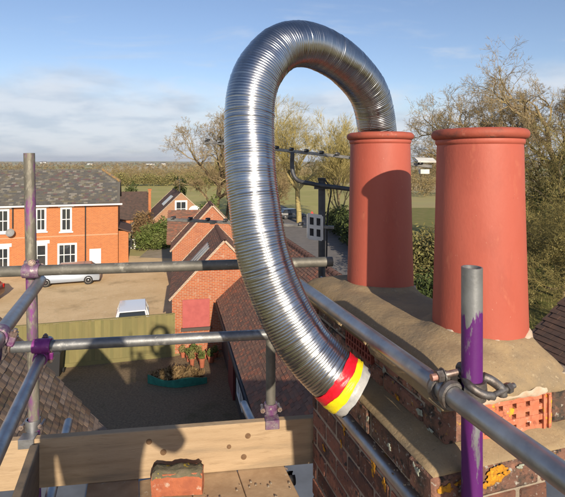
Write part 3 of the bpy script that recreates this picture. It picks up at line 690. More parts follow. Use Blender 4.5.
# ================================================================== SCAFFOLD
TR = 0.0245
def scaffold_tube(p0, p1, label, material=M_tube, name='scaffold_tube', n=28):
    p0 = Vector(p0); p1 = Vector(p1); L_ = (p1-p0).length; mb = MB()
    prof = [(0.12, TR-0.004), (0.0006, TR-0.004), (0, TR-0.0034), (0, TR-0.0006), (0.0006, TR)]
    prof += [(L_*k/8, TR) for k in range(1, 8)]
    prof += [(L_-0.0006, TR), (L_, TR-0.0006), (L_, TR-0.0034), (L_-0.0006, TR-0.004), (L_-0.12, TR-0.004)]
    mb.lathe(p0, p1-p0, prof, n)
    o = mb.build(name, material, smooth=True, autosmooth=40)
    return tag(o, label, 'scaffold tube', 'scaffold tubes')
def purple_pole_mat():
    m = mat('half_purple_pole', (0.30,0.31,0.32), (0.20,0.205,0.21), scale=10, rough=0.42, metal=0.6, bump=0.0006, bscale=90)
    nt = m.node_tree; N = nt.nodes.new; L = nt.links.new; bs = nt.nodes['Principled BSDF']; src = bs.inputs['Base Color'].links[0].from_socket
    geo = N('ShaderNodeNewGeometry'); sp = N('ShaderNodeSeparateXYZ'); L(geo.outputs['Position'], sp.inputs[0])
    mp = N('ShaderNodeMapping'); mp.inputs['Scale'].default_value = (60, 60, 12); L(geo.outputs['Position'], mp.inputs[0])
    nz = N('ShaderNodeTexNoise'); nz.inputs['Scale'].default_value = 0.8; nz.inputs['Detail'].default_value = 6; L(mp.outputs[0], nz.inputs['Vector'])
    ma = N('ShaderNodeMath'); ma.operation = 'MULTIPLY_ADD'; L(nz.outputs[0], ma.inputs[0]); ma.inputs[1].default_value = 0.16; L(sp.outputs[2], ma.inputs[2])
    r1 = N('ShaderNodeMapRange'); r1.inputs[1].default_value = Z0-0.375+0.085; r1.inputs[2].default_value = Z0-0.37+0.075; L(ma.outputs[0], r1.inputs[0])
    n2 = N('ShaderNodeTexNoise'); n2.inputs['Scale'].default_value = 0.55; n2.inputs['Detail'].default_value = 7; n2.inputs['Roughness'].default_value = 0.7; L(mp.outputs[0], n2.inputs['Vector'])
    r2 = N('ShaderNodeMapRange'); r2.inputs[1].default_value = 0.62; r2.inputs[2].default_value = 0.54; L(n2.outputs[0], r2.inputs[0])
    mu = N('ShaderNodeMath'); mu.operation = 'MULTIPLY'; L(r1.outputs[0], mu.inputs[0]); L(r2.outputs[0], mu.inputs[1])
    mx = N('ShaderNodeMixRGB'); L(mu.outputs[0], mx.inputs[0]); L(src, mx.inputs[1]); mx.inputs[2].default_value = (0.095,0.014,0.13,1); L(mx.outputs[0], bs.inputs['Base Color'])
    iv = N('ShaderNodeMapRange'); iv.inputs[3].default_value = 0.6; iv.inputs[4].default_value = 0.0; L(mu.outputs[0], iv.inputs[0]); L(iv.outputs[0], bs.inputs['Metallic'])
    return m
# guard rails beside the stack
S_UP, Z_UP = 0.7267, -0.555
scaffold_tube(T.p(S_UP, -0.6, Z_UP), T.p(S_UP, 2.50, Z_UP), 'grey scaffold rail sloping past the mortar top, clamped to the purple pole')
S_LO, Z_LO = 0.801, -1.0
scaffold_tube(T.p(S_LO, 1.02, Z_LO), T.p(S_LO, 2.36, Z_LO), 'crumb strewn scaffold tube lying along the dark brick wall of the stack')
pole_s, pole_t = 0.780, 0.962
scaffold_tube(T.p(pole_s, pole_t, -2.95), T.p(pole_s, pole_t, -0.252), 'upright scaffold pole painted purple below its bare grey top', purple_pole_mat())
# rails across the back of the platform
A0 = Vector((-1.157, 2.2, 0)); A1 = Vector((0.2475, 2.4, 0)); AD = (A1-A0).normalized(); AN = Vector((-AD.y, AD.x, 0))
def bk(x, z, off=0.0): return A0+AD*((x-A0.x)/AD.x)+AN*off+UP*z
Z_A, Z_B = -0.499, -0.8456
scaffold_tube(bk(-1.75, Z_A), bk(0.249, Z_A+0.001), 'long upper back rail crossing in front of the brick house', M_tube_dull)
scaffold_tube(bk(-1.232, Z_B), bk(0.0, Z_B), 'lower back rail crossing in front of the green fence', M_tube_mid)
scaffold_tube(Vector((-1.115, 2.26, -4.2)), Vector((-1.190, 2.255, 0.042)), 'tall weathered upright pole with purple streaks in front of slate roof', M_tube_purple)
PX = bk(-0.052, 0, 0.052)
scaffold_tube(PX+UP*(-2.9), PX+UP*(-0.862), 'short upright pole under the lower back rail rising behind toe board', M_tube_dull)
# side rails running back along the left edge
S_SD = -0.404
scaffold_tube(T.p(S_SD, -0.3, -0.556), T.p(S_SD, 2.49, -0.556), 'upper side rail meeting the streaked pole under the long rail')
scaffold_tube(T.p(-0.396, -0.3, -0.901), T.p(-0.396, 2.66, -0.901), 'lower side rail with its end poking past the purple clamp')
# ledgers under the deck
scaffold_tube(T.p(-0.359, -0.5, -1.558), T.p(-0.359, 3.13, -1.558), 'pale tube poking out beyond toe board above the tiled roof')
scaffold_tube(T.p(0.690, -0.5, -1.558), T.p(0.690, 3.02, -1.558), 'pale tube poking out beyond toe board beside the short pole')
def coupler(c1, d1, c2, d2, label, material=M_coupler, flip=1, big=1.0):
    # two clamp bands, one round each tube, a saddle between them and an eye bolt with nut on each band
    c1 = Vector(c1); c2 = Vector(c2); d1 = Vector(d1).normalized(); d2 = Vector(d2).normalized()
    n = (c2-c1).normalized()
    th = thing('scaffold_coupler', label, 'coupler', tuple((c1+c2)/2), 'scaffold couplers')
    w = 0.024*big
    sd = MB(); sd.bevbox((c1+c2)/2, d1, d2, d1.cross(d2), 0.022, 0.022, max(0.004, (c2-c1).length/2-TR+0.006), 0.004); sd.build('saddle', material, th)
    for c, d, m_ in ((c1, d1, -n), (c2, d2, n)):
        side = d.cross(m_)*flip
        prof = [(-w, TR+0.001), (-w, TR+0.007), (-w*0.4, TR+0.009), (w*0.4, TR+0.009), (w, TR+0.007), (w, TR+0.001)]
        b = MB(); b.lathe(c, d, prof, 26, arc=(R(-150), R(150)), ref=m_); b.build('clamp_band', material, th, smooth=True, autosmooth=35)
        e = c+side*(TR+0.016)
        lug = MB(); lug.bevbox(e-m_*0.004, d, m_, side, 0.011, 0.018, 0.012, 0.003); lug.build('lug', material, th)
        bo = MB(); bo.tube(e-m_*0.045, e+m_*0.034, 0.0065, 10); bo.build('bolt', M_bolt, th, smooth=True, autosmooth=40)
        nu = MB(); nu.tube(e+m_*0.013, e+m_*0.026, 0.0125, 6); nu.tube(e+m_*0.011, e+m_*0.013, 0.016, 14); nu.build('nut', M_bolt, th)
def eye_coupler():
    # the big right-angle coupler at the purple pole
    rc = T.p(S_UP, 0.90, Z_UP); th = thing('scaffold_coupler', 'worn steel coupler with pink ended bolt joining rail to purple pole', 'coupler', tuple(rc), 'scaffold couplers')
    for t_ in (0.968, 1.012):
        b = MB(); b.lathe(T.p(S_UP, t_, Z_UP), T.f, [(-0.009, TR+0.0008), (-0.009, TR+0.008), (0, TR+0.011), (0.009, TR+0.008), (0.009, TR+0.0008)], 26, arc=(R(-165), R(165)), ref=-T.r+UP*0.2)
        b.build('clamp_band', M_coupler, th, smooth=True, autosmooth=35)
    p = T.p(pole_s, pole_t, Z_UP+0.012)
    b = MB(); b.lathe(p, UP, [(-0.022, TR+0.0008), (-0.022, TR+0.008), (0, TR+0.010), (0.022, TR+0.008), (0.022, TR+0.0008)], 26, arc=(R(-160), R(160)), ref=T.r)
    b.build('clamp_band', M_coupler, th, smooth=True, autosmooth=35)
    top = UP*(TR+0.014)
    e0 = T.p(S_UP-0.028, 0.99, Z_UP)+top; e1 = T.p(S_UP+0.058, 0.985, Z_UP)+top+UP*0.008
    bo = MB(); bo.tube(e0, e1, 0.0075, 12); bo.build('bolt', M_bolt, th, smooth=True, autosmooth=40)
    nu = MB(); d = (e1-e0).normalized(); nu.tube(e0+d*0.002, e0+d*0.018, 0.0145, 6); nu.tube(e0+d*0.018, e0+d*0.0205, 0.0175, 16); nu.build('nut', M_coupler, th)
    ti = MB(); ti.tube(e0-d*0.012, e0+d*0.003, 0.0085, 12); o = ti.build('bolt_tip', mat('pink_rusty_bolt', (0.50,0.26,0.22), (0.36,0.20,0.16), scale=90, rough=0.5, metal=0.5), th); o['label'] = 'pink bolt end'
    ey = MB(); ey.lathe(e1-d*0.012, d, [(-0.009, 0.0085), (-0.009, 0.017), (-0.004, 0.0205), (0.004, 0.0205), (0.009, 0.017), (0.009, 0.0085)], 20)
    ey.build('eye', M_coupler, th, smooth=True, autosmooth=40)
    arm = MB(); a_pts = [e1-d*0.012-UP*0.014, T.p(pole_s-0.024, pole_t-0.018, Z_UP+0.032), T.p(pole_s-0.004, pole_t-0.036, Z_UP+0.016), T.p(pole_s+0.03, pole_t-0.038, Z_UP+0.006)]
    arm.path(spline(a_pts, 6), 0.0095, 10); arm.build('arm', M_coupler, th, smooth=True)
    f0 = T.p(pole_s+0.012, pole_t-0.040, Z_UP+0.006); f1 = T.p(pole_s+0.108, pole_t-0.018, Z_UP+0.012)
    b2 = MB(); b2.tube(f0, f1, 0.0065, 12); b2.build('bolt', M_coupler, th, smooth=True, autosmooth=40)
    d2 = (f1-f0).normalized(); n2 = MB(); n2.tube(f1-d2*0.030, f1-d2*0.016, 0.0125, 6); n2.build('nut', M_coupler, th)
    fl = MB(); fl.path(spline([T.p(pole_s+0.028, pole_t-0.004, Z_UP+0.038), T.p(pole_s+0.045, pole_t-0.014, Z_UP+0.030), T.p(pole_s+0.066, pole_t-0.021, Z_UP+0.012), T.p(pole_s+0.070, pole_t-0.022, Z_UP-0.006)], 5), 0.0115, 10); fl.build('flap', M_coupler, th, smooth=True)
eye_coupler()
ac = bk(-1.150, Z_A)
coupler(ac, AD, Vector((ac.x-0.030, ac.y+0.056, Z_A)), UP, 'silver and purple coupler joining streaked pole to the long back rail', M_coupler_purple, -1, 1.5)
bc = bk(-1.105, Z_B)
coupler(bc, AD, T.p(-0.396, 2.455, -0.901), T.f, 'bright purple coupler at the end of the lower back rail', mat('fresh_purple_coupler', (0.17,0.022,0.17), (0.24,0.05,0.22), scale=30, rough=0.5, metal=0.2, spots=[((0.45,0.40,0.36), 60, 0.64, 0.70)]), -1, 1.6)
sc_ = T.p(S_SD, 1.735, -0.556)
coupler(sc_, T.f, sc_+T.r*(-0.02)+UP*-0.055, -T.r, 'rust stained coupler hanging under the upper side rail', M_coupler_purple, 1, 1.0)
lc = Vector((-1.160, 2.256, -1.235))
def toe_clip(c, label, m):
    # band round the pole, hook plate lapping over the toe board, bolt and nut each side
    c = Vector(c); th = thing('scaffold_coupler', label, 'coupler', tuple(c), 'scaffold couplers')
    b = MB(); b.lathe(c, UP, [(-0.024, TR+0.001), (-0.024, TR+0.008), (0, TR+0.010), (0.024, TR+0.008), (0.024, TR+0.001)], 26); b.build('clamp_band', m, th, smooth=True, autosmooth=35)
    q = c-AN*((c-A0).dot(AN)); q.z = -1.2625
    h = MB(); h.bevbox(q+UP*0.0035, AD, AN, UP, 0.034, 0.030, 0.003, 0.001); h.bevbox(q-AN*0.0245+UP*(-0.016), AD, AN, UP, 0.034, 0.0045, 0.021, 0.002); h.build('hook_plate', m, th)
    for sg in (-1, 1):
        e = c+AD*sg*(TR+0.018); k = MB(); k.tube(e-AN*0.03, e+AN*0.03, 0.007, 10); k.build('bolt', M_bolt, th)
        k = MB(); k.tube(e-AN*0.030, e-AN*0.016, 0.0125, 6); k.build('nut', M_bolt, th)
toe_clip(Vector((-1.1735, 2.2565, -1.232)), 'silvery clip on streaked pole at the toe board corner', M_tube)
toe_clip(PX+UP*-1.232, 'purple speckled clip holding toe board to the short pole', M_coupler_purple)
coupler(T.p(0.690, 2.30, -1.558), T.f, T.p(0.757, 2.30, -1.60), T.r, 'blackened coupler in the gap between deck and brick wall', mat('black_coupler', (0.03,0.03,0.035), rough=0.6, metal=0.4), 1, 1.2)

# boards
Z_TT, Z_DK = -1.263, -1.488
def board_thing(pts_c, ax, ay, az, hx, hy, hz, label, material, name='scaffold_board', band_at=None, grp='scaffold boards'):
    th = thing(name, label, 'plank', tuple(Vector(pts_c)-Vector(az)*hz), grp)
    mb = MB(); mb.bevbox(pts_c, ax, ay, az, hx, hy, hz, 0.003); mb.build('plank', material, th)
    if band_at:
        for sgn in band_at:
            b = MB(); b.box(Vector(pts_c)+Vector(ax)*sgn*(hx-0.022), ax, ay, az, 0.0245, hy+0.0012, hz+0.0012); b.build('end_band', M_band, th)
    return th
tb0 = bk(-1.62, 0, 0.0); tb1 = bk(0.245, 0, 0.0); tl = (tb1-tb0).length
board_thing((tb0+tb1)/2+UP*(Z_TT-0.1125), AD, AN, UP, tl/2, 0.019, 0.1125, 'pale wooden toe board standing on edge across the back of the platform', M_board, 'toe_board', None, 'toe boards')
tbo = [o for o in bpy.data.objects if o.name == 'toe_board'][0]
for x_, z_, r_ in ((-0.63,-1.315,0.014),(-0.565,-1.37,0.015),(-0.60,-1.43,0.013),(-0.17,-1.325,0.014),(-0.26,-1.37,0.011),(-0.19,-1.425,0.014),(0.155,-1.38,0.012),(-1.35,-1.36,0.013)):
    kb = MB(); kb.lathe(bk(x_, z_, -0.0192), -AN, [(0.0, r_), (0.0006, r_*0.9), (0.0009, 0.001)], 16); kb.build('knot', M_knot, tbo, smooth=True)
sb0, sb1 = T.p(-0.412, 0.5, 0), T.p(-0.412, 2.385, 0)
board_thing((sb0+sb1)/2+UP*(Z_TT-0.115), T.f, T.r, UP, (sb1-sb0).length/2, 0.019, 0.1125, 'dark weathered toe board on edge running back under the side rails', M_board_dark, 'toe_board', None, 'toe boards')
deck_names = ['light deck plank next to the gap by the brick wall', 'deck plank second from the brick wall gap', 'deck plank carrying the loose orange brick', 'greyish deck plank furthest from the brick wall']
for i in range(4):
    s1 = 0.715-0.2275*i; s0 = s1-0.2245; scn = (s0+s1)/2
    t_end = max((A0-T.p(s_, 0, 0)).dot(AN)/T.f.dot(AN) for s_ in (s0, s1))-0.012-0.006*((i*7) % 3)
    t_start = -0.75
    board_thing(T.p(scn, (t_start+t_end)/2, Z_DK-0.0205-0.0012*((i*5) % 3)), T.f, T.r, UP, (t_end-t_start)/2, (s1-s0)/2, 0.019, deck_names[i], M_deck, band_at=None)
def loose_brick():
    base = at(178, 491, 2.17); base.z = Z_DK
    th = thing('loose_brick', 'broken orange brick caked with mossy mortar standing on the deck', 'brick', tuple(base))
    dx = Vector((math.cos(R(4)), math.sin(R(4)), 0)); dy = Vector((-dx.y, dx.x, 0))
    mb = MB(); n = 12; vs = []; r_ = random.Random(5)
    # rough block: rings of points along its length
    for i in range(n+1):
        x = -0.112+0.224*i/n
        e = 0.010 if i in (0, n) else 0.0
        for yy, zz in ((-0.034, 0.0), (-0.036, 0.02), (-0.036, 0.072), (-0.033, 0.098), (0.033, 0.100), (0.036, 0.07), (0.036, 0.02), (0.033, 0.0)):
            s_ = 1-e*3
            vs.append(base+dx*(x+r_.uniform(-1,1)*0.003)+dy*(yy*s_+r_.uniform(-1,1)*0.0025)+UP*(zz*(1 if i not in (0, n) else 0.95)+r_.uniform(0, 1)*0.002))
    m8 = 8; fs = [(i*m8+k, i*m8+(k+1) % m8, (i+1)*m8+(k+1) % m8, (i+1)*m8+k) for i in range(n) for k in range(m8)]
    fs += [tuple(range(m8))[::-1], tuple(range(n*m8, n*m8+m8))]
    mb.add(vs, fs); mb.build('brick_body', M_loose, th)
    mc = MB(); vs = []
    for i in range(17):
        x = -0.111+0.222*i/16
        for q, yy in enumerate((-0.037, -0.030, -0.008, 0.012, 0.030, 0.036)):
            h = 0.100+0.014*(0.5+0.5*pnoise(x*6, yy*9, 3)) if 0 < q < 5 else 0.086+0.006*pnoise(x*8, q, 2)
            if i in (0, 16): h -= 0.012
            vs.append(base+dx*(x+r_.uniform(-1,1)*0.002)+dy*(yy+r_.uniform(-1,1)*0.0015)+UP*h)
    mc.add(vs, [(i*6+k, i*6+6+k, i*6+7+k, i*6+1+k) for i in range(16) for k in range(5)]); mc.build('mortar_cake', M_loosemortar, th, smooth=True)
loose_brick()
def crumbs(name, label, gen, n, seed, material, size=(0.004, 0.012)):
    mb = MB(); r_ = random.Random(seed)
    for _ in range(n):
        p = gen(r_); s = r_.uniform(*size); q = []
        for k in (-0.5, 0.6):
            for i, j in ((-1,-1),(1,-1),(1,1),(-1,1)):
                q.append(p+Vector((i*s*r_.uniform(0.5,1), j*s*r_.uniform(0.5,1), k*s*r_.uniform(0.5,1))))
        mb.hexa(q)
    o = mb.build(name, material); tag(o, label, 'rubble'); stuff(o)
def crumb_rail(r_):
    t = 1.1+r_.random()**1.4*0.95; a = R(r_.gauss(78, 20)); return T.p(S_LO+0.0255*math.cos(a), t, Z_LO+0.0255*math.sin(a))
crumbs('mortar_crumbs', 'mortar crumbs scattered along the tube by the brick wall', crumb_rail, 70, 3, M_mortar, (0.0015, 0.0055))
def crumb_deck(r_):
    return T.p(r_.uniform(-0.1, 0.70), 2.17-abs(r_.gauss(0, 0.25)), Z_DK+0.004)
crumbs('wood_and_mortar_crumbs', 'pale crumbs scattered over the deck planks', crumb_deck, 110, 8, M_mortar, (0.0012, 0.006))
def tarp():
    mb = MB(); vs = []; n = 16
    for i in range(n+1):
        for j in range(n+1):
            s = 0.42+0.40*i/n; t = 3.1+1.6*j/n
            vs.append(T.p(s, t, -2.945+0.022*pnoise(s*1.5, t*0.7, 3)+0.008*pnoise(s*5, t*3, 1)))
    mb.add(vs, [(i*(n+1)+j, (i+1)*(n+1)+j, (i+1)*(n+1)+j+1, i*(n+1)+j+1) for i in range(n) for j in range(n)])
    o = mb.build('tarpaulin', M_tarp, smooth=True); tag(o, 'pale blue sheet showing in the gap between deck and brick wall', 'tarpaulin')
    mo = o.modifiers.new('thickness', 'SOLIDIFY'); mo.thickness = 0.004
tarp()

def person():
    fz = Z_DK; px, py = -0.03, -0.52
    th = thing('person', 'person in dark jacket standing on the deck holding a camera up', 'person', (px, py, fz))
    J = {'pel': (0,0,0.93), 'wai': (0,0.0,1.10), 'che': (0,0.01,1.32), 'nek': (0,0.02,1.47), 'hd0': (0,0.04,1.55)}
    Rr = {'pel': (0.165,0.125), 'wai': (0.15,0.11), 'che': (0.185,0.13), 'nek': (0.075,0.07), 'hd0': (0.06,0.06)}
    E = [('pel','wai'), ('wai','che'), ('che','nek'), ('nek','hd0')]
    for k, sg in (('l', -1), ('r', 1)):
        J.update({k+'sh': (sg*0.20,0.01,1.38), k+'el': (sg*0.30,0.18,1.18), k+'wr': (sg*0.09,0.36,1.36), k+'pa': (sg*0.065,0.40,1.43), k+'hp': (sg*0.10,0,0.88), k+'kn': (sg*0.115,0.03,0.48), k+'an': (sg*0.12,-0.01,0.09), k+'to': (sg*0.14,0.17,0.045)})
        Rr.update({k+'sh': (0.085,0.085), k+'el': (0.058,0.058), k+'wr': (0.036,0.036), k+'pa': (0.032,0.038), k+'hp': (0.10,0.10), k+'kn': (0.068,0.068), k+'an': (0.05,0.05), k+'to': (0.045,0.042)})
        E += [('che', k+'sh'), (k+'sh', k+'el'), (k+'el', k+'wr'), (k+'wr', k+'pa'), ('pel', k+'hp'), (k+'hp', k+'kn'), (k+'kn', k+'an'), (k+'an', k+'to')]
        for f in range(5):
            a = (sg*(0.058-0.004*f), 0.415+0.006*f, 1.455-0.019*f) if f < 4 else (sg*0.05, 0.375, 1.41)
            b = (a[0]-sg*0.035, a[1]+(0.022 if f < 4 else -0.02), a[2]+0.004)
            J[k+'f%d' % f] = a; J[k+'g%d' % f] = b; Rr[k+'f%d' % f] = (0.0095, 0.0095); Rr[k+'g%d' % f] = (0.008, 0.008)
            E += [(k+'pa', k+'f%d' % f), (k+'f%d' % f, k+'g%d' % f)]
    names = list(J); me = bpy.data.meshes.new('body')
    me.from_pydata([(px+J[n][0], py+J[n][1], fz+Z0+J[n][2]) for n in names], [(names.index(a), names.index(b)) for a, b in E], [])
    o = bpy.data.objects.new('body', me); COL.objects.link(o); adopt(o, th)
    md = o.modifiers.new('skin', 'SKIN'); md.use_smooth_shade = True; o.modifiers.new('sub', 'SUBSURF').levels = 1
    o.modifiers['sub'].render_levels = 1
    for i, n in enumerate(names): me.skin_vertices[0].data[i].radius = Rr[n]; me.skin_vertices[0].data[i].use_root = (n == 'pel')
    me.materials.append(mat('dark_jacket', (0.03,0.035,0.05), (0.02,0.022,0.03), scale=20, rough=0.9))
    hd = MB(); c = Vector((px, py+0.055, fz+1.655))
    hd.lathe(c, UP, [(0.118*math.sin(R(a)), max(0.002, 0.082*math.cos(R(a))*(1.0 if a > -20 else 0.92))) for a in range(-90, 91, 12)], 20); h = hd.build('head', mat('skin_tone', (0.5,0.28,0.2), rough=0.6), th, smooth=True)
    nb = MB(); nb.tube(c+Vector((0,0.075,0.01)), c+Vector((0,0.10,-0.025)), 0.008, 8, 0.014); nb.build('nose', MATS['skin_tone'], h)
    for sg in (-1, 1):
        eb = MB(); eb.lathe(c+Vector((sg*0.032, 0.072, 0.008)), (0,1,0), [(0, 0.012), (0.004, 0.009), (0.006, 0.001)], 10); eb.build('eye', M_white, h)
        ear = MB(); ear.lathe(c+Vector((sg*0.080, 0, -0.005)), (sg,0,0), [(0, 0.03), (0.01, 0.026), (0.012, 0.001)], 10); ear.build('ear', MATS['skin_tone'], h)
    mo = MB(); mo.box(c+Vector((0, 0.072, -0.058)), (1,0,0), (0,1,0), UP, 0.022, 0.004, 0.005); mo.build('mouth', M_redboard, h)
    hr = MB(); hr.lathe(c+Vector((0,-0.008,0.004)), Vector((0,-0.25,1)), [(0.03, 0.092), (0.06, 0.088), (0.095, 0.065), (0.118, 0.03), (0.123, 0.001)], 20); hr.build('hair', M_bark_brown, h, smooth=True)
    ct = thing('camera', 'small black camera held in both hands', 'camera', (px, py+0.43, fz+1.40))
    cb = MB(); cb.bevbox((px, py+0.43, fz+1.44), (1,0,0), (0,1,0), UP, 0.06, 0.025, 0.04, 0.006); cb.build('camera_body', M_plastic, ct)
person()

# ================================================================== AERIALS
mast_b = Vector((0.226, 2.76, -2.0)); mast_t = Vector((0.226, 2.76, -0.105))
th = thing('aerial_mast', 'dark steel aerial mast standing behind the end of the stack', 'mast', tuple(mast_b))
mb = MB(); mb.tube(mast_b, mast_t, 0.0205, 16); mb.build('pole', M_mast, th, smooth=True, autosmooth=40)
mb = MB(); mb.tube(mast_t-UP*0.002, mast_t+UP*0.014, 0.024, 16); mb.build('cap', M_plastic, th)
mb = MB(); mb.box(mast_t+Vector((0, -0.02, -0.035)), (1,0,0), (0,1,0), UP, 0.045, 0.012, 0.014); mb.build('clamp', M_mast, th)
mb = MB(); mb.box(Vector((0.226+0.10, 2.66, -0.72)), (0.7,-0.7,0), (0.7,0.7,0), UP, 0.17, 0.006, 0.02); mb.build('wall_bracket', M_mast, th)
mb = MB(); mb.path(spline([mast_t+Vector((0.02,-0.02,0.0)), mast_t+Vector((0.05,-0.03,-0.06)), mast_t+Vector((0.03,-0.03,-0.2)), mast_t+Vector((0.024,-0.026,-0.5))], 6), 0.0045, 6); mb.build('cable', M_rubber, th, smooth=True)
arm_pts = [at(292.5,152,2.80), at(292,165,2.80), at(293.5,175,2.79), at(299,181,2.78), at(311,183.5,2.75), at(322,185.5,2.72), at(349,189,2.68), at(365,191,2.66)]
mb = MB(); mb.path(spline(arm_pts, 5), 0.0125, 10); mb.build('cranked_arm', M_mast, th, smooth=True)
def yagi(p0, p1, label, nel, el0, el1, tone_m):
    th = thing('television_aerial', label, 'aerial', tuple((p0+p1)/2), 'television aerials')
    d = (p1-p0).normalized(); side = Vector((0,1,0)); side = (side-d*side.dot(d)).normalized()
    b = MB(); b.bevbox((p0+p1)/2, d, side, d.cross(side), (p1-p0).length/2, 0.008, 0.009, 0.002); b.build('boom', tone_m, th)
    r_ = random.Random(2)
    for i in range(nel):
        f = (i+0.35)/nel; p = p0+(p1-p0)*f; L_ = el0+(el1-el0)*f
        e = MB(); e.tube(p-side*L_/2+UP*0.013, p+side*L_/2+UP*0.013, 0.005, 8); e.build('director', M_aerial, th, smooth=True, autosmooth=40)
        c = MB(); c.bevbox(p+UP*0.012, d, side, d.cross(side), 0.013, 0.011, 0.010, 0.003); c.build('element_clip', M_plastic, th)
    return th, d, side
up0, up1 = at(203,141.5,3.05), at(432,166.5,2.62)
tha, d_, s_ = yagi(up0, up1, 'television aerial with long boom passing behind the liner at pot height', 15, 0.05, 0.09, M_aerial)
def reflector(th, c, ux, uz, w, h, rows_=2, cols_=2, label=None):
    mb = MB(); n_ = Vector(ux).cross(Vector(uz)).normalized(); fr = 0.2
    ux = Vector(ux).normalized(); uz = Vector(uz).normalized()
    bars = []
    for i in range(cols_+1): bars.append((ux*(w*(i/cols_-0.5)), 0.10*w/ (1 if i in (0, cols_) else 1), h/2, 0))
    for off, hw, hh, _ in bars: mb.box(c+off, ux, n_, uz, hw, 0.003, hh+0.004)
    for j in range(rows_+1): mb.box(c+uz*(h*(j/rows_-0.5)), ux, n_, uz, w/2, 0.0042, 0.085*h)
    o = mb.build('reflector_frame', M_panel, th)
    b = MB(); b.box(c-n_*0.008, ux, n_, uz, w/2-0.002, 0.0015, h/2-0.002); b.build('reflector_mesh', M_plastic, th)
cR = at(425.5,160,2.63)
mb = MB(); mb.box(cR, (1,0.1,-0.02), (-0.1,0.9,0.35), (0.02,-0.35,0.93), 0.052, 0.028, 0.004); mb.build('reflector_frame', M_panel, tha)
mb = MB(); mb.box(at(424,171.5,2.63), (1,0,0), (0,1,0), UP, 0.024, 0.02, 0.012); mb.build('junction_box', M_panel, tha)
lo0, lo1 = at(167.5,219.5,3.0), at(334,227.5,2.72)
thb, d_, s_ = yagi(lo0, lo1, 'lower television aerial with white square holed reflector beside the mast', 9, 0.05, 0.06, M_aerial)
reflector(thb, at(315,227,2.70), Vector((0.93,0.30,-0.17)), Vector((0.0,0.03,1)), 0.083, 0.125)
mb = MB(); mb.path(spline([at(321,277,2.6), at(330,281,2.5), at(340,282,2.4), at(352,286,2.35)], 6), 0.004, 6)
o = mb.build('cable', M_cable, smooth=True); tag(o, 'thin grey blue cable trailing from mast base to the flue pot', 'cable')

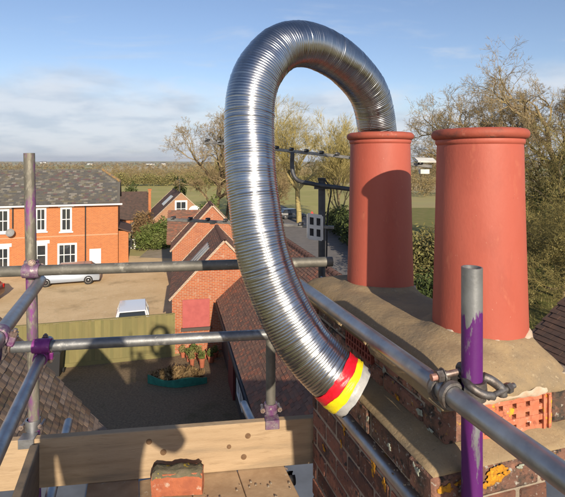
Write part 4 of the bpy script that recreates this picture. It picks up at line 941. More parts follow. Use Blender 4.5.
# ================================================================== THE HOUSE BELOW (roof wings either side of the scaffold)
def tile_geom(mb, o, u, v, n, nu, nv, w, gauge, ln, th_, rr, tones=(0, 1), skipf=None, gap=0.004):
    for j in range(nv):
        offs = 0.5*w*(j % 2)
        for i in range(nu):
            x = i*w+offs-0.25*w
            if skipf and skipf(i, j): continue
            p = o+u*x+v*(j*gauge); l0 = th_*1.9*(1+rr.uniform(-0.25,0.35)); l1 = th_*0.15
            a = p+n*l0; b = p+u*(w-gap)+n*(l0+rr.uniform(-0.15,0.15)*th_); c = b+v*ln+n*(l1-l0); d = a+v*ln+n*(l1-l0)
            a2 = a-n*th_; b2 = b-n*th_
            mb.add([a, b, c, d, a2, b2, c-n*th_, d-n*th_], [(0,1,2,3),(4,5,1,0),(5,6,2,1),(7,4,0,3)], rr.uniform(*tones))
def main_house():
    th = thing('house', 'house below the scaffold with two steep tiled roof wings', 'house', T.p(1.2, -2.0, GZ))
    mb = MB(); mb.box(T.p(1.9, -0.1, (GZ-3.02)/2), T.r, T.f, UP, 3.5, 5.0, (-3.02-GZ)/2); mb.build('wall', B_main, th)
    mb = MB(); mb.box(T.p(1.9, -0.1, -3.0), T.r, T.f, UP, 3.55, 5.05, 0.02); mb.build('lead_flat', M_lead, th)
    # left wing
    rz, rs_, hw = -2.39, -1.845, 2.10; slope = 1.30
    tv0, tv1 = -5.0, 8.20
    ez = rz-hw*slope
    mb = MB(); prof = [(rs_-hw+0.06, GZ), (rs_+hw-0.06, GZ), (rs_+hw-0.06, ez-0.05), (rs_, rz-0.09), (rs_-hw+0.06, ez-0.05)]
    vs = [T.p(s, t, z) for t in (tv0+0.08, tv1-0.08) for s, z in prof]
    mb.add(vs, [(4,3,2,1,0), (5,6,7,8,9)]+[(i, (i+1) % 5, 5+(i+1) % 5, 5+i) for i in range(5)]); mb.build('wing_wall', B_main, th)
    pitch = math.atan(slope)
    for sg in (1, -1):
        v = (T.r*(-sg)*math.cos(pitch)+UP*math.sin(pitch)); n = (T.r*sg*math.sin(pitch)+UP*math.cos(pitch)); sl = hw/math.cos(pitch)
        c = T.p(rs_+sg*hw/2, (tv0+tv1)/2, (rz+ez)/2)-n*0.03
        mb = MB(); mb.box(c, T.f, v, n, (tv1-tv0)/2, sl/2, 0.02); rf = mb.build('roof', M_tile, th)
        o0 = T.p(rs_+sg*hw, tv1-0.165*0.25 if sg > 0 else tv0, ez)-n*0.006
        u = T.f*(-1 if sg > 0 else 1); w = 0.168; g = 0.104; nv = int(sl/g); nu = int((tv1-tv0)/w)
        rr = random.Random(11+sg)
        near = (lambda i, j: sg > 0 and i < 14 and j >= nv-20)
        mb = MB(); tile_geom(mb, o0, u, v, n, nu, nv, w, g, 0.20, 0.012, rr, skipf=near)
        stuff(mb.build('far_tiles', M_tile, rf))
        if sg > 0:
            protos = []
            for q in range(4):
                r_ = random.Random(q); me = bpy.data.meshes.new('roof_tile'); h0 = 0.023+0.004*q*0.5
                L_, W_ = 0.20, w-0.006
                vv = [(-W_/2,0,h0),(0,-0.003*q*0.4,h0+0.004+0.001*q),(W_/2,0,h0-0.001*q),(W_/2,L_,0.002),(0,L_,0.006),(-W_/2,L_,0.002)]
                vv += [(x, y, z-0.012) for x, y, z in vv]
                me.from_pydata(vv, [], [(0,1,4,5),(1,2,3,4),(6,7,1,0),(7,8,2,1),(8,9,3,2),(11,6,0,5),(11,10,7,6),(10,9,8,7)]); me.materials.append(M_tile); protos.append(me)
            basis = Matrix((( u.x, v.x, n.x), (u.y, v.y, n.y), (u.z, v.z, n.z))).to_4x4()
            for j in range(nv-20, nv):
                for i in range(14):
                    p = o0+u*(i*w+0.5*w*(j % 2)-0.25*w+w/2)+v*(j*g)
                    t_ = bpy.data.objects.new('roof_tile', protos[rr.randrange(4)]); COL.objects.link(t_)
                    jt = Matrix.Rotation(rr.uniform(-1,1)*0.012, 4, 'Z') @ Matrix.Rotation(rr.uniform(-0.4,1)*0.012, 4, 'X')
                    t_.matrix_world = Matrix.Translation((p.x, p.y, p.z+Z0)) @ basis @ jt
                    mw = t_.matrix_world.copy(); t_.parent = rf; t_.matrix_basis = mw
    mb = MB()
    for i in range(46):
        t0 = tv0+0.31*i
        if t0 > tv1-0.2: break
        mb.lathe(T.p(rs_, t0, rz-0.07), T.f, [(0, 0.115), (0.296, 0.108)], 10, arc=(R(-75), R(75)), ref=UP, tone=0.4)
    mb.build('ridge', M_tile, th, smooth=True)
    # right wing: rises to the right of the stack
    p2 = math.atan(0.735); e_s, e_z, r_s = 5.35, -4.06, 7.56; t0_, t1_ = -5.0, 6.80
    r_z = e_z+(r_s-e_s)*0.735
    hw2 = r_s-e_s
    mb = MB(); prof = [(e_s+0.05, GZ), (r_s+hw2-0.05, GZ), (r_s+hw2-0.05, e_z-0.05), (r_s, r_z-0.09), (e_s+0.05, e_z-0.05)]
    vs = [T.p(s, t, z) for t in (t0_+0.08, t1_-0.08) for s, z in prof]
    mb.add(vs, [(4,3,2,1,0), (5,6,7,8,9)]+[(i, (i+1) % 5, 5+(i+1) % 5, 5+i) for i in range(5)]); mb.build('wing_wall', B_main, th)
    for sg in (-1, 1):
        v = (T.r*(-sg)*math.cos(p2)+UP*math.sin(p2)); n = (T.r*sg*math.sin(p2)+UP*math.cos(p2)); sl = hw2/math.cos(p2)
        c = T.p(r_s+sg*hw2/2, (t0_+t1_)/2, (r_z+e_z)/2)-n*0.03
        mb = MB(); mb.box(c, T.f, v, n, (t1_-t0_)/2, sl/2, 0.02); rf = mb.build('roof', M_tile_brown, th)
        u = T.f*(-1 if sg > 0 else 1); rr = random.Random(23+sg); g = 0.104; w = 0.168
        if sg < 0: u = -T.f
        o0 = T.p(r_s+sg*hw2, t1_-0.04 if u.dot(T.f) < 0 else t0_, e_z)-n*0.006
        nv = int(sl/g); nu = int((t1_-t0_)/w)
        near = (lambda i, j: sg < 0 and i < 5 and 8 <= j < 13)
        mb = MB(); tile_geom(mb, o0, u, v, n, nu, nv, w, g, 0.20, 0.012, rr, skipf=near); stuff(mb.build('far_tiles', M_tile_brown, rf))
        if sg < 0:
            me = bpy.data.meshes.new('roof_tile'); W_ = w-0.006; L_ = 0.20; h0 = 0.024
            vv = [(-W_/2,0,h0),(W_/2,0,h0),(W_/2,L_,0.002),(-W_/2,L_,0.002)]; vv += [(x, y, z-0.012) for x, y, z in vv]
            me.from_pydata(vv, [], [(0,1,2,3),(4,5,1,0),(5,6,2,1),(7,4,0,3),(7,6,5,4)]); me.materials.append(M_tile_brown)
            basis = Matrix(((u.x, v.x, n.x), (u.y, v.y, n.y), (u.z, v.z, n.z))).to_4x4()
            for j in range(8, 13):
                for i in range(5):
                    p = o0+u*(i*w+0.5*w*(j % 2)-0.25*w+w/2)+v*(j*g)
                    t_ = bpy.data.objects.new('roof_tile', me); COL.objects.link(t_)
                    mw = Matrix.Translation((p.x, p.y, p.z+Z0)) @ basis @ Matrix.Rotation(rr.uniform(-1,1)*0.012, 4, 'Z')
                    t_.parent = rf; t_.matrix_basis = mw
main_house()

# ================================================================== NEIGHBOURING BUILDINGS
def gable_house(name, label, cat, fr, s0, s1, t0, t1, ze, zr, wall_m, roof_m, tile=(0.18, 0.12), over=0.12, verge=M_mortar_white, z0=GZ, tones=(0, 1), group=None, seed=1, sides=(-1, 1), tile_rows=True):
    th = thing(name, label, cat, fr.p((s0+s1)/2, (t0+t1)/2, z0), group); sm = (s0+s1)/2
    hw = (s1-s0)/2; sl_ = (zr-ze)/hw; pitch = math.atan(sl_)
    mb = MB(); prof = [(s0, z0), (s1, z0), (s1, ze), (sm, zr), (s0, ze)]
    vs = [fr.p(s, t, z-(0.04 if z > z0 else 0)) for t in (t0, t1) for s, z in prof]
    mb.add(vs, [(4,3,2,1,0)[::-1], (5,6,7,8,9)[::-1]]+[(i, (i+1) % 5, 5+(i+1) % 5, 5+i)[::-1] for i in range(5)]); mb.build('wall', wall_m, th)
    roofs = []
    for sg in (-1, 1):
        v = fr.r*(-sg)*math.cos(pitch)+UP*math.sin(pitch); n = fr.r*sg*math.sin(pitch)+UP*math.cos(pitch)
        sl = (hw+over)/math.cos(pitch); c = fr.p(sm+sg*(hw+over)/2, (t0+t1)/2, zr-(hw+over)*sl_/2)+n*0.02
        mb = MB(); mb.box(c, fr.f, v, n, (t1-t0)/2+0.05, sl/2, 0.018); rf = mb.build('roof', roof_m, th); roofs.append((rf, v, n, sl))
        o0 = fr.p(sm+sg*(hw+over), t0-0.06 if sg < 0 else t1+0.06, zr-(hw+over)*sl_)+n*0.03
        u = fr.f*(1 if sg < 0 else -1); mb = MB(); w, g = tile
        tile_geom(mb, o0, u, v, n, int((t1-t0+0.12)/w), int(sl/g), w, g, g*1.7, 0.014, random.Random(seed+sg), tones=tones)
        stuff(mb.build('tiles', roof_m, rf))
        for tt in (t0-0.06, t1+0.06):
            b = MB(); b.box(fr.p(sm+sg*(hw+over)/2, tt, zr-(hw+over)*sl_/2)+n*0.03, fr.f, v, n, 0.035, sl/2, 0.045)
            b.build('verge', verge, rf)
    mb = MB(); nr = int((t1-t0)/0.45)+1
    for i in range(nr):
        a = t0+(t1-t0)*i/nr; mb.lathe(fr.p(sm, a, zr-0.055), fr.f, [(0, 0.14), ((t1-t0)/nr-0.012, 0.13)], 8, arc=(R(-80), R(80)), ref=UP)
    mb.build('ridge', roof_m, th, smooth=True)
    return th, roofs
def window(th, fr, t, s0, s1, z0, z1, cols_=2, rows_=2, lintel=True, sill=True, frame_w=0.07, out=0.05, nrm=-1):
    n = fr.f*nrm; root = MB()
    root.box(fr.p((s0+s1)/2, t, (z0+z1)/2)+n*0.004, fr.r, fr.f, UP, (s1-s0)/2-0.01, 0.02, (z1-z0)/2-0.01); w = root.build('window', M_glass, th)
    f = MB()
    for s in (s0, s1): f.box(fr.p(s+(frame_w/2 if s == s0 else -frame_w/2), t, (z0+z1)/2)+n*0.03, fr.r, fr.f, UP, frame_w/2, 0.035, (z1-z0)/2)
    for z in (z0, z1): f.box(fr.p((s0+s1)/2, t, z+(frame_w/2 if z == z0 else -frame_w/2))+n*0.031, fr.r, fr.f, UP, (s1-s0)/2-frame_w-0.001, 0.033, frame_w/2)
    f.build('frame', M_white, w)
    g = MB()
    for i in range(1, cols_): g.box(fr.p(s0+(s1-s0)*i/cols_, t, (z0+z1)/2)+n*0.025, fr.r, fr.f, UP, 0.025, 0.022, (z1-z0)/2-frame_w)
    for j in range(1, rows_): g.box(fr.p((s0+s1)/2, t, z0+(z1-z0)*j/rows_)+n*0.027, fr.r, fr.f, UP, (s1-s0)/2-frame_w, 0.022, 0.03)
    if cols_ > 1 or rows_ > 1: g.build('glazing_bar', M_white, w)
    if lintel:
        l = MB(); l.box(fr.p((s0+s1)/2, t, z1+0.14)+n*0.02, fr.r, fr.f, UP, (s1-s0)/2+0.16, 0.04, 0.13); l.build('lintel', M_white, w)
    if sill:
        l = MB(); l.box(fr.p((s0+s1)/2, t, z0-0.06)+n*0.05, fr.r, fr.f, UP, (s1-s0)/2+0.10, 0.08, 0.055); l.build('sill', M_white, w)
    return w

# ---- long brick house
def brick_house():
    s_r, s_l, t0, t1 = -1.05, -24.0, 42.3, 49.5; ze, zr = -3.30, -0.86; tm = (t0+t1)/2
    th = thing('brick_house', 'long two storey orange brick house with slate roof and white sash windows', 'house', T.p(-8, tm, GZ))
    mb = MB(); mb.box(T.p((s_r+s_l)/2, tm, (GZ+ze)/2), T.r, T.f, UP, (s_r-s_l)/2, (t1-t0)/2, (ze-GZ)/2); mb.build('wall', B_house, th)
    # gablet end on the right below the half hip
    sl_ = (zr-ze)/(tm-t0); zh = ze+(zr-ze)*0.58; th_h = t0+(zh-ze)/sl_
    mb = MB(); mb.add([T.p(s_r, t0, ze), T.p(s_r, t1, ze), T.p(s_r, t1-(th_h-t0), zh), T.p(s_r, th_h, zh), T.p(s_r-0.3, t0, ze), T.p(s_r-0.3, t1, ze), T.p(s_r-0.3, t1-(th_h-t0), zh), T.p(s_r-0.3, th_h, zh)],
        [(0,1,2,3), (7,6,5,4), (0,3,7,4), (3,2,6,7), (2,1,5,6)]); mb.build('gable', B_house, th)
    s_end = -2.45; ov = 0.35
    f0 = t0-ov; zf = ze-ov*sl_+0.16; pz = 0.16
    pitch = math.atan(sl_); v = T.f*math.cos(pitch)+UP*math.sin(pitch); n = -T.f*math.sin(pitch)+UP*math.cos(pitch)
    mb = MB(); mb.add([T.p(s_l, f0, zf), T.p(s_r+0.15, f0, zf), T.p(s_r+0.15, th_h, zh+pz), T.p(s_end, tm, zr+pz), T.p(s_l, tm, zr+pz)], [(0,1,2,3,4)])
    mb.add([T.p(s_l, t1+ov, zf), T.p(s_r+0.15, t1+ov, zf), T.p(s_r+0.15, t1-(th_h-t0), zh+pz), T.p(s_end, tm, zr+pz), T.p(s_l, tm, zr+pz)], [(4,3,2,1,0)])
    mb.add([T.p(s_r+0.15, th_h, zh+pz), T.p(s_r+0.15, t1-(th_h-t0), zh+pz), T.p(s_end, tm, zr+pz)], [(0,1,2)])
    rf = mb.build('roof', M_slate, th)
    mb = MB(); rr = random.Random(4); w, g = 0.30, 0.20; sl = (tm-f0)/math.cos(pitch); nv = int(sl/g); o0 = T.p(s_l, f0, zf)+n*0.008
    def sk(i, j):
        h = j*g*math.sin(pitch)+zf; s = s_l+i*w
        lim = s_r+0.15 if h < zh+pz else s_r+0.15-(s_r+0.15-s_end)*(h-zh-pz)/(zr-zh)
        return s > lim-0.30
    tile_geom(mb, o0, T.r, v, n, int((s_r+0.15-s_l)/w), nv, w, g, g*1.8, 0.012, rr, tones=(0, 1), skipf=sk); stuff(mb.build('slates', M_slate, rf))
    mb = MB()
    for i in range(46): mb.lathe(T.p(s_end-0.47*i, tm, zr+pz-0.09), -T.r, [(0, 0.15), (0.455, 0.14)], 8, arc=(R(-80), R(80)), ref=UP)
    mb.build('ridge', M_slate, rf, smooth=True)
    mb = MB(); mb.tube(T.p(s_end, tm, zr+pz+0.02), T.p(s_r+0.15, th_h, zh+pz+0.02), 0.13, 8); mb.build('hip_ridge', M_lichen, rf)['label'] = 'hip ridge orange with lichen'
    mb = MB(); mb.box(T.p((s_l+s_r)/2, f0-0.03, zf-0.10), T.r, T.f, UP, (s_r-s_l)/2+0.35, 0.06, 0.065); mb.build('eaves_board', M_white, th)
    mb = MB(); mb.box(T.p((s_l+s_r)/2+0.01, f0+0.22, zf-0.06), T.r, T.f, UP, (s_r-s_l)/2+0.1, 0.18, 0.02); mb.build('soffit', M_white, th)
    mb = MB(); mb.box(T.p((s_l+s_r)/2, t0-0.012, -5.98), T.r, T.f, UP, (s_r-s_l)/2, 0.012, 0.05); mb.build('string_course', mat('pale_brick_band', (0.50,0.26,0.15), rough=0.9), th)
    t = t0
    def W(x0, x1, y0, y1, **k):
        a, zt = on_wall(T, t, x0, y0); b, zb = on_wall(T, t, x1, y1); return window(th, T, t, a, b, zb, zt, **k)
    W(-3.5, 9.5, 209.5, 232.5, frame_w=0.14); W(35.5, 46.5, 208, 231, frame_w=0.14); W(60.5, 72, 207.5, 231, frame_w=0.14)
    W(-3.5, 9.5, 247.5, 269, frame_w=0.14); W(35.5, 47.5, 244, 266.5, cols_=1, rows_=2, frame_w=0.15)
    W(57.5, 77, 243.5, 265.5, cols_=3, rows_=2, lintel=False, frame_w=0.15)
    a, zt = on_wall(T, t, 89.5, 249); b, zb = on_wall(T, t, 101, 264)
    mb = MB(); mb.box(T.p((a+b)/2, t-0.02, (zt+zb)/2), T.r, T.f, UP, (b-a)/2, 0.03, (zt-zb)/2); o = mb.build('shutter', M_white, th); o['label'] = 'closed white shutter'
    mb = MB()
    for q in range(5): mb.box(T.p((a+b)/2, t-0.06, zb+(zt-zb)*(q+0.5)/5), T.r, T.f, UP, (b-a)/2-0.06, 0.01, 0.10)
    mb.build('slat', M_white, o)
    a, _ = on_wall(T, t, -3.5, 215)
    for xpx in (85.5, 13.0):
        s, _ = on_wall(T, t, xpx, 220); mb = MB(); mb.tube(T.p(s, t-0.08, GZ+0.05 if xpx > 50 else -5.2), T.p(s, t-0.08, ze+0.02), 0.05, 8)
        mb.box(T.p(s+0.05, t-0.10, ze-0.02), T.r, T.f, UP, 0.14, 0.08, 0.07); mb.build('drainpipe', M_black, th)
    s, z = on_wall(T, t, 11.5, 232.3); mb = MB(); c = T.p(s, t-0.35, z)
    ax = Vector((0.2, -1, 0.35)).normalized(); mb.lathe(c, ax, [(0.10, 0.32), (0.04, 0.24), (0.008, 0.12), (0.0, 0.005)], 20); o = mb.build('satellite_dish', mat('grey_dish', (0.22,0.22,0.22), rough=0.6), th, smooth=True); o['label'] = 'grey satellite dish'
    mb2 = MB(); mb2.tube(c, T.p(s, t, z-0.1), 0.03, 6); mb2.build('dish_arm', M_black, o)
    # lower annexe at the right end
    mb = MB(); mb.box(T.p(s_r+0.42, t0+3.4, (GZ-5.9)/2), T.r, T.f, UP, 0.40, 2.4, (-5.9-GZ)/2); mb.build('annexe_wall', B_house, th)
    mb = MB(); mb.box(T.p(s_r+0.50, t0+3.4, -5.80), (T.r*0.94-UP*0.34), T.f, (T.r*0.34+UP*0.94), 0.58, 2.6, 0.05); mb.build('annexe_roof', M_tile_dark, th)
brick_house()

# ---- gabled outbuildings in the middle
G = Frame(11.5, -4.95, 21.5)
gh, gr = gable_house('brick_gabled_barn', 'brick gabled outbuilding with pink red boarded window facing the yard', 'outbuilding', G, 0, 4.70, 0, 5.6, -6.1, -3.63, B_gable, M_tile_sheet, over=0.10, seed=3)
s0w, z1w = 0.50, -(299-162)/480*21.6; 
a = on_wall(G, -0.02, 182.5, 300); b = on_wall(G, -0.02, 209.5, 326)
mb = MB(); mb.box(G.p((a[0]+b[0])/2, -0.03, (a[1]+b[1])/2), G.r, G.f, UP, (b[0]-a[0])/2, 0.03, (a[1]-b[1])/2); bd = mb.build('boarded_window', M_redboard, gh); bd['label'] = 'pink red boarded window'
mb = MB(); mb.box(G.p((a[0]+b[0])/2, -0.05, b[1]-0.08), G.r, G.f, UP, (b[0]-a[0])/2+0.06, 0.07, 0.07); mb.build('sill', mat('dark_sill', (0.09,0.07,0.06), rough=0.9), bd)
def rooflights(rf, fr, v, n, sl, t_list, eave_pt, w, h, up_from, m=M_panel):
    for t_ in t_list:
        c = eave_pt+fr.f*t_+v*(up_from+h/2)+n*0.085
        mb = MB(); mb.box(c, fr.f, v, n, w/2+0.05, h/2+0.05, 0.02); fo = mb.build('rooflight_frame', M_aerial, rf)
        mb = MB(); mb.box(c+n*0.024, fr.f, v, n, w/2, h/2, 0.005); mb.build('pane', mat('rooflight_glass', (0.30,0.33,0.36), rough=0.08, spec=0.9), fo)
rf, v, n, sl = gr[0]
ep = G.p(-0.10, 0, -6.1-0.10*(2.47/2.35))
rooflights(rf, G, v, n, sl, (1.7, 2.3, 2.9), ep, 0.36, 1.25, 1.45)
G2 = Frame(11.5, -6.9, 30.0)
gh2, gr2 = gable_house('brick_gabled_cottage', 'red brick gabled building with tan verges behind the boarded outbuilding', 'building', G2, 0, 5.0, 0, 3.6, -5.5, -2.80, B_gable, M_tile_sheet, over=0.10, seed=5)
mb = MB(); mb.box(G2.p(2.5, -0.02, -3.85), G2.r, G2.f, UP, 0.16, 0.03, 0.09); mb.build('vent', M_black, gh2)
# lower side wing with its own roof behind it
mb = MB(); mb.box(G2.p(1.4, 6.0, (GZ-5.6)/2), G2.r, G2.f, UP, 1.5, 2.3, (-5.6-GZ)/2); mb.build('wing_wall', B_gable, gh2)
vv = Vector(G2.f*0.80+UP*0.60); nn = Vector(-G2.f*0.60+UP*0.80)
mb = MB(); mb.box(G2.p(1.3, 5.1, -4.72), G2.r, vv, nn, 1.75, 1.75, 0.03); wr = mb.build('wing_roof', M_tile_sheet, gh2)
mb = MB(); tile_geom(mb, G2.p(1.3, 5.1, -4.72)-G2.r*1.75-vv*1.72+nn*0.035, G2.r, vv, nn, 19, 28, 0.18, 0.12, 0.2, 0.014, random.Random(2)); stuff(mb.build('tiles', M_tile_red, wr))
vb = Vector(-G2.f*0.80+UP*0.60); nb = Vector(G2.f*0.60+UP*0.80)
mb = MB(); mb.box(G2.p(1.3, 7.9, -4.72), G2.r, vb, nb, 1.75, 1.75, 0.03); mb.build('wing_roof', M_tile_sheet, gh2)
# far cottage with skylights and white french window
G3 = Frame(18.5, -14.4, 54.0)
gh3, gr3 = gable_house('gabled_cottage', 'pinkish brick cottage with dark roof, pale skylights and tall white gable window', 'house', G3, 0, 5.9, 0, 9.0, -6.35, -3.55, B_pink, M_tile_dark, tile=(0.25, 0.2), over=0.15, seed=8)
a = on_wall(G3, 0, 174.8, 200.5); b = on_wall(G3, 0, 187.2, 217)
window(gh3, G3, 0, a[0], b[0], b[1], a[1], cols_=2, rows_=2, lintel=False, frame_w=0.19)
rf, v, n, sl = gr3[0]
ep = G3.p(-0.15, 0, -6.35-0.15*(2.8/2.95))
rooflights(rf, G3, v, n, sl, (2.6, 3.5, 4.4), ep, 0.55, 1.5, 1.9)
mb = MB(); mb.tube(G3.p(2.95, 1.5, -3.6), G3.p(2.95, 1.5, -2.0), 0.03, 6)
mb.tube(G3.p(2.55, 1.5, -2.1), G3.p(3.35, 1.5, -2.1), 0.02, 6); mb.build('rooftop_aerial', M_aerial, gh3)
mb = MB(); mb.lathe(at(194.5,212,50), Vector((0.35,-1,0.3)), [(0.16, 0.66), (0.07, 0.5), (0.01, 0.2), (0, 0.01)], 20); o = mb.build('satellite_dish', M_white, smooth=True)
pp = at(194.5,212,50); mb2 = MB(); mb2.tube(pp, Vector((pp.x, pp.y+0.3, GZ)), 0.05, 8)
o2 = mb2.build('pole', M_aerial, o); tag(o, 'large white satellite dish on a post beside the pinkish cottage', 'satellite dish')
# dark roofed house with brick end wall
G4 = Frame(15, -20.5, 58.0)
def dark_house():
    th = thing('dark_roofed_house', 'dark tiled house with tall red brick end wall behind the long house', 'house', G4.p(2, 3, GZ))
    mb = MB(); prof = [(0, GZ), (6, GZ), (6, -7.0), (3, -3.95), (0, -7.0)]
    vs = [G4.p(s, t, z) for s in (-4.0, 4.1) for t, z in prof]
    mb.add(vs, [(4,3,2,1,0), (5,6,7,8,9)]+[(i, (i+1) % 5, 5+(i+1) % 5, 5+i) for i in range(5)]); mb.build('wall', B_house, th)
    pitch = math.atan(3.05/3); v = G4.f*math.cos(pitch)+UP*math.sin(pitch); n = -G4.f*math.sin(pitch)+UP*math.cos(pitch); sl = 3.2/math.cos(pitch)
    mb = MB(); mb.box(G4.p(0.0, -0.1+1.6, -7.1+1.63)+n*0.05, G4.r, v, n, 4.0, sl/2, 0.04); rf = mb.build('roof', M_tile_dark, th)
    mb = MB(); tile_geom(mb, G4.p(-4.0, -0.1, -7.1)+n*0.10, G4.r, v, n, 31, 21, 0.26, 0.21, 0.36, 0.018, random.Random(9), tones=(0, 0.45)); stuff(mb.build('tiles', M_tile_dark, rf))
    v2 = -G4.f*math.cos(pitch)+UP*math.sin(pitch); n2 = G4.f*math.sin(pitch)+UP*math.cos(pitch)
    mb = MB(); mb.box(G4.p(0.0, 6.1-1.6, -7.1+1.63)+n2*0.05, G4.r, v2, n2, 4.0, sl/2, 0.04); mb.build('roof', M_tile_dark, th)
    mb = MB(); mb.box(G4.p(4.28, 2.2, (GZ-3.6)/2), G4.r, G4.f, UP, 0.16, 0.6, (-3.6-GZ)/2); mb.box(G4.p(4.28, 2.2, -3.52), G4.r, G4.f, UP, 0.22, 0.66, 0.08); mb.build('end_chimney', B_house, th)
    window(th, G4, -0.0, 2.7, 3.4, -8.2, -7.35, lintel=False)
dark_house()
# white lean-to at the cottage
G3b = Frame(11.5, -15.9, 52.0)
th = thing('garden_shed', 'small white boarded shed with dark door beside the pinkish cottage', 'shed', G3b.p(0.5, 0.8, GZ))
mb = MB(); mb.box(G3b.p(0.5, 0.8, -7.65), G3b.r, G3b.f, UP, 0.95, 0.8, 0.95); mb.build('wall', M_white, th)
mb = MB(); mb.box(G3b.p(0.75, -0.03, -7.8), G3b.r, G3b.f, UP, 0.35, 0.02, 0.78); mb.build('door', M_black, th)
mb = MB(); mb.box(G3b.p(0.5, 0.8, -6.62), (G3b.r*0.99+UP*0.12), G3b.f, (UP*0.99-G3b.r*0.12), 1.05, 0.92, 0.05); mb.build('roof', M_lead, th)

# ---- long low outbuilding running towards us
O = Frame(13.0, -3.12, 22.35)
def long_shed():
    e0, e1 = 0.0, -13.5; ez = -6.3; sl_ = 0.89; rw = 3.1; rz = ez+rw*sl_
    th = thing('long_outbuilding', 'long low outbuilding with weathered clay tile roof along the yard', 'outbuilding', O.p(rw, -6.5, GZ))
    mb = MB(); prof = [(0.25, GZ), (2*rw-0.25, GZ), (2*rw-0.25, ez+0.1), (rw, rz-0.12), (0.25, ez+0.1)]
    vs = [O.p(s, t, z) for t in (e1+0.1, e0-0.05) for s, z in prof]
    mb.add(vs, [(4,3,2,1,0), (5,6,7,8,9)]+[(i, (i+1) % 5, 5+(i+1) % 5, 5+i) for i in range(5)]); mb.build('wall', mat('black_boarding', (0.035,0.03,0.028), (0.055,0.045,0.04), scale=3, rough=0.9), th)
    pitch = math.atan(sl_)
    for sg in (-1, 1):
        v = O.r*(-sg)*math.cos(pitch)+UP*math.sin(pitch); n = O.r*sg*math.sin(pitch)+UP*math.cos(pitch); sl = rw/math.cos(pitch)
        mb = MB(); mb.box(O.p(rw+sg*rw/2, (e0+e1)/2, (ez+rz)/2)-n*0.03, O.f, v, n, (e0-e1)/2, sl/2, 0.02); rf = mb.build('roof', M_tile_sheet, th)
        mb = MB(); u = O.f if sg < 0 else -O.f
        o0 = O.p(rw+sg*rw, e1 if sg < 0 else e0, ez)-n*0.005; w, g = 0.168, 0.105
        tile_geom(mb, o0, u, v, n, int((e0-e1)/w), int(sl/g), w, g, 0.19, 0.013, random.Random(31+sg)); stuff(mb.build('tiles', M_tile_red, rf))
    mb = MB(); mb.lathe(O.p(-0.06, e1, ez-0.05), O.f, [(0, 0.06), (e0-e1, 0.06)], 8, arc=(R(90), R(270)), ref=UP); mb.build('gutter', M_black, th)
    mb = MB()
    for i in range(34): mb.lathe(O.p(rw, e1+0.4*i, rz-0.05), O.f, [(0, 0.13), (0.385, 0.12)], 8, arc=(R(-80), R(80)), ref=UP)
    mb.build('ridge', M_tile_sheet, th, smooth=True)
    for t_ in (-4.5, -9.6):
        mb = MB(); mb.box(O.p(0.20, t_, GZ+1.0), O.r, O.f, UP, 0.04, 0.75, 0.98); dr = mb.build('door', mat('maroon_door', (0.12,0.022,0.02), rough=0.7), th); dr['label'] = 'dark red boarded door'
        mb = MB(); mb.box(O.p(0.15, t_+0.6, GZ+1.0), O.r, O.f, UP, 0.015, 0.03, 0.06); mb.build('handle', M_aerial, dr)
    for t_ in (-7.0,):
        mb = MB(); mb.box(O.p(0.22, t_, GZ+1.35), O.r, O.f, UP, 0.03, 0.6, 0.5); w_ = mb.build('window', M_glass, th)
        mb = MB()
        for q in (-0.6, 0.0, 0.6): mb.box(O.p(0.17, t_+q, GZ+1.35), O.r, O.f, UP, 0.025, 0.05, 0.55)
        for q in (-0.52, 0.0, 0.52): mb.box(O.p(0.168, t_, GZ+1.35+q), O.r, O.f, UP, 0.022, 0.62, 0.045)
        mb.build('frame', M_white, w_)
long_shed()

# ---- fence
def fence():
    a = Vector((-11.6, 19.4, GZ)); b = Vector((-4.82, 21.22, GZ)); d = (b-a).normalized(); n = Vector((-d.y, d.x, 0)); L_ = (b-a).length
    th = thing('board_fence', 'mossy green close boarded fence between the yard and car park', 'fence', tuple(a+(b-a)*0.5))
    rr = random.Random(6); mb = MB(); w = 0.125; k = int(L_/w)
    for i in range(k):
        h = 1.80+rr.uniform(-0.012, 0.012); c = a+d*(w*(i+0.5))+UP*(h/2+0.06)-n*(0.006 if i % 2 else -0.006)
        mb.box(c, d, n, UP, w/2+0.004, 0.008, h/2, rr.random())
    stuff(mb.build('boards', M_fence, th))
    mb = MB(); mb.box(a+d*L_/2+UP*1.90, d, n, UP, L_/2, 0.04, 0.018); mb.build('capping', M_fence, th)
    mb = MB(); mb.box(a+d*L_/2+UP*0.09-n*0.02, d, n, UP, L_/2, 0.015, 0.085); mb.build('gravel_board', M_fence, th)
    for i in range(5):
        mb = MB(); mb.box(a+d*(L_*i/4*0.995+0.05)+n*0.06+UP*0.95, d, n, UP, 0.05, 0.05, 0.95); mb.build('post', M_fence, th)
    for z in (0.4, 1.0, 1.6):
        mb = MB(); mb.box(a+d*L_/2+n*0.03+UP*z, d, n, UP, L_/2, 0.02, 0.04); mb.build('rail', M_fence, th)
fence()

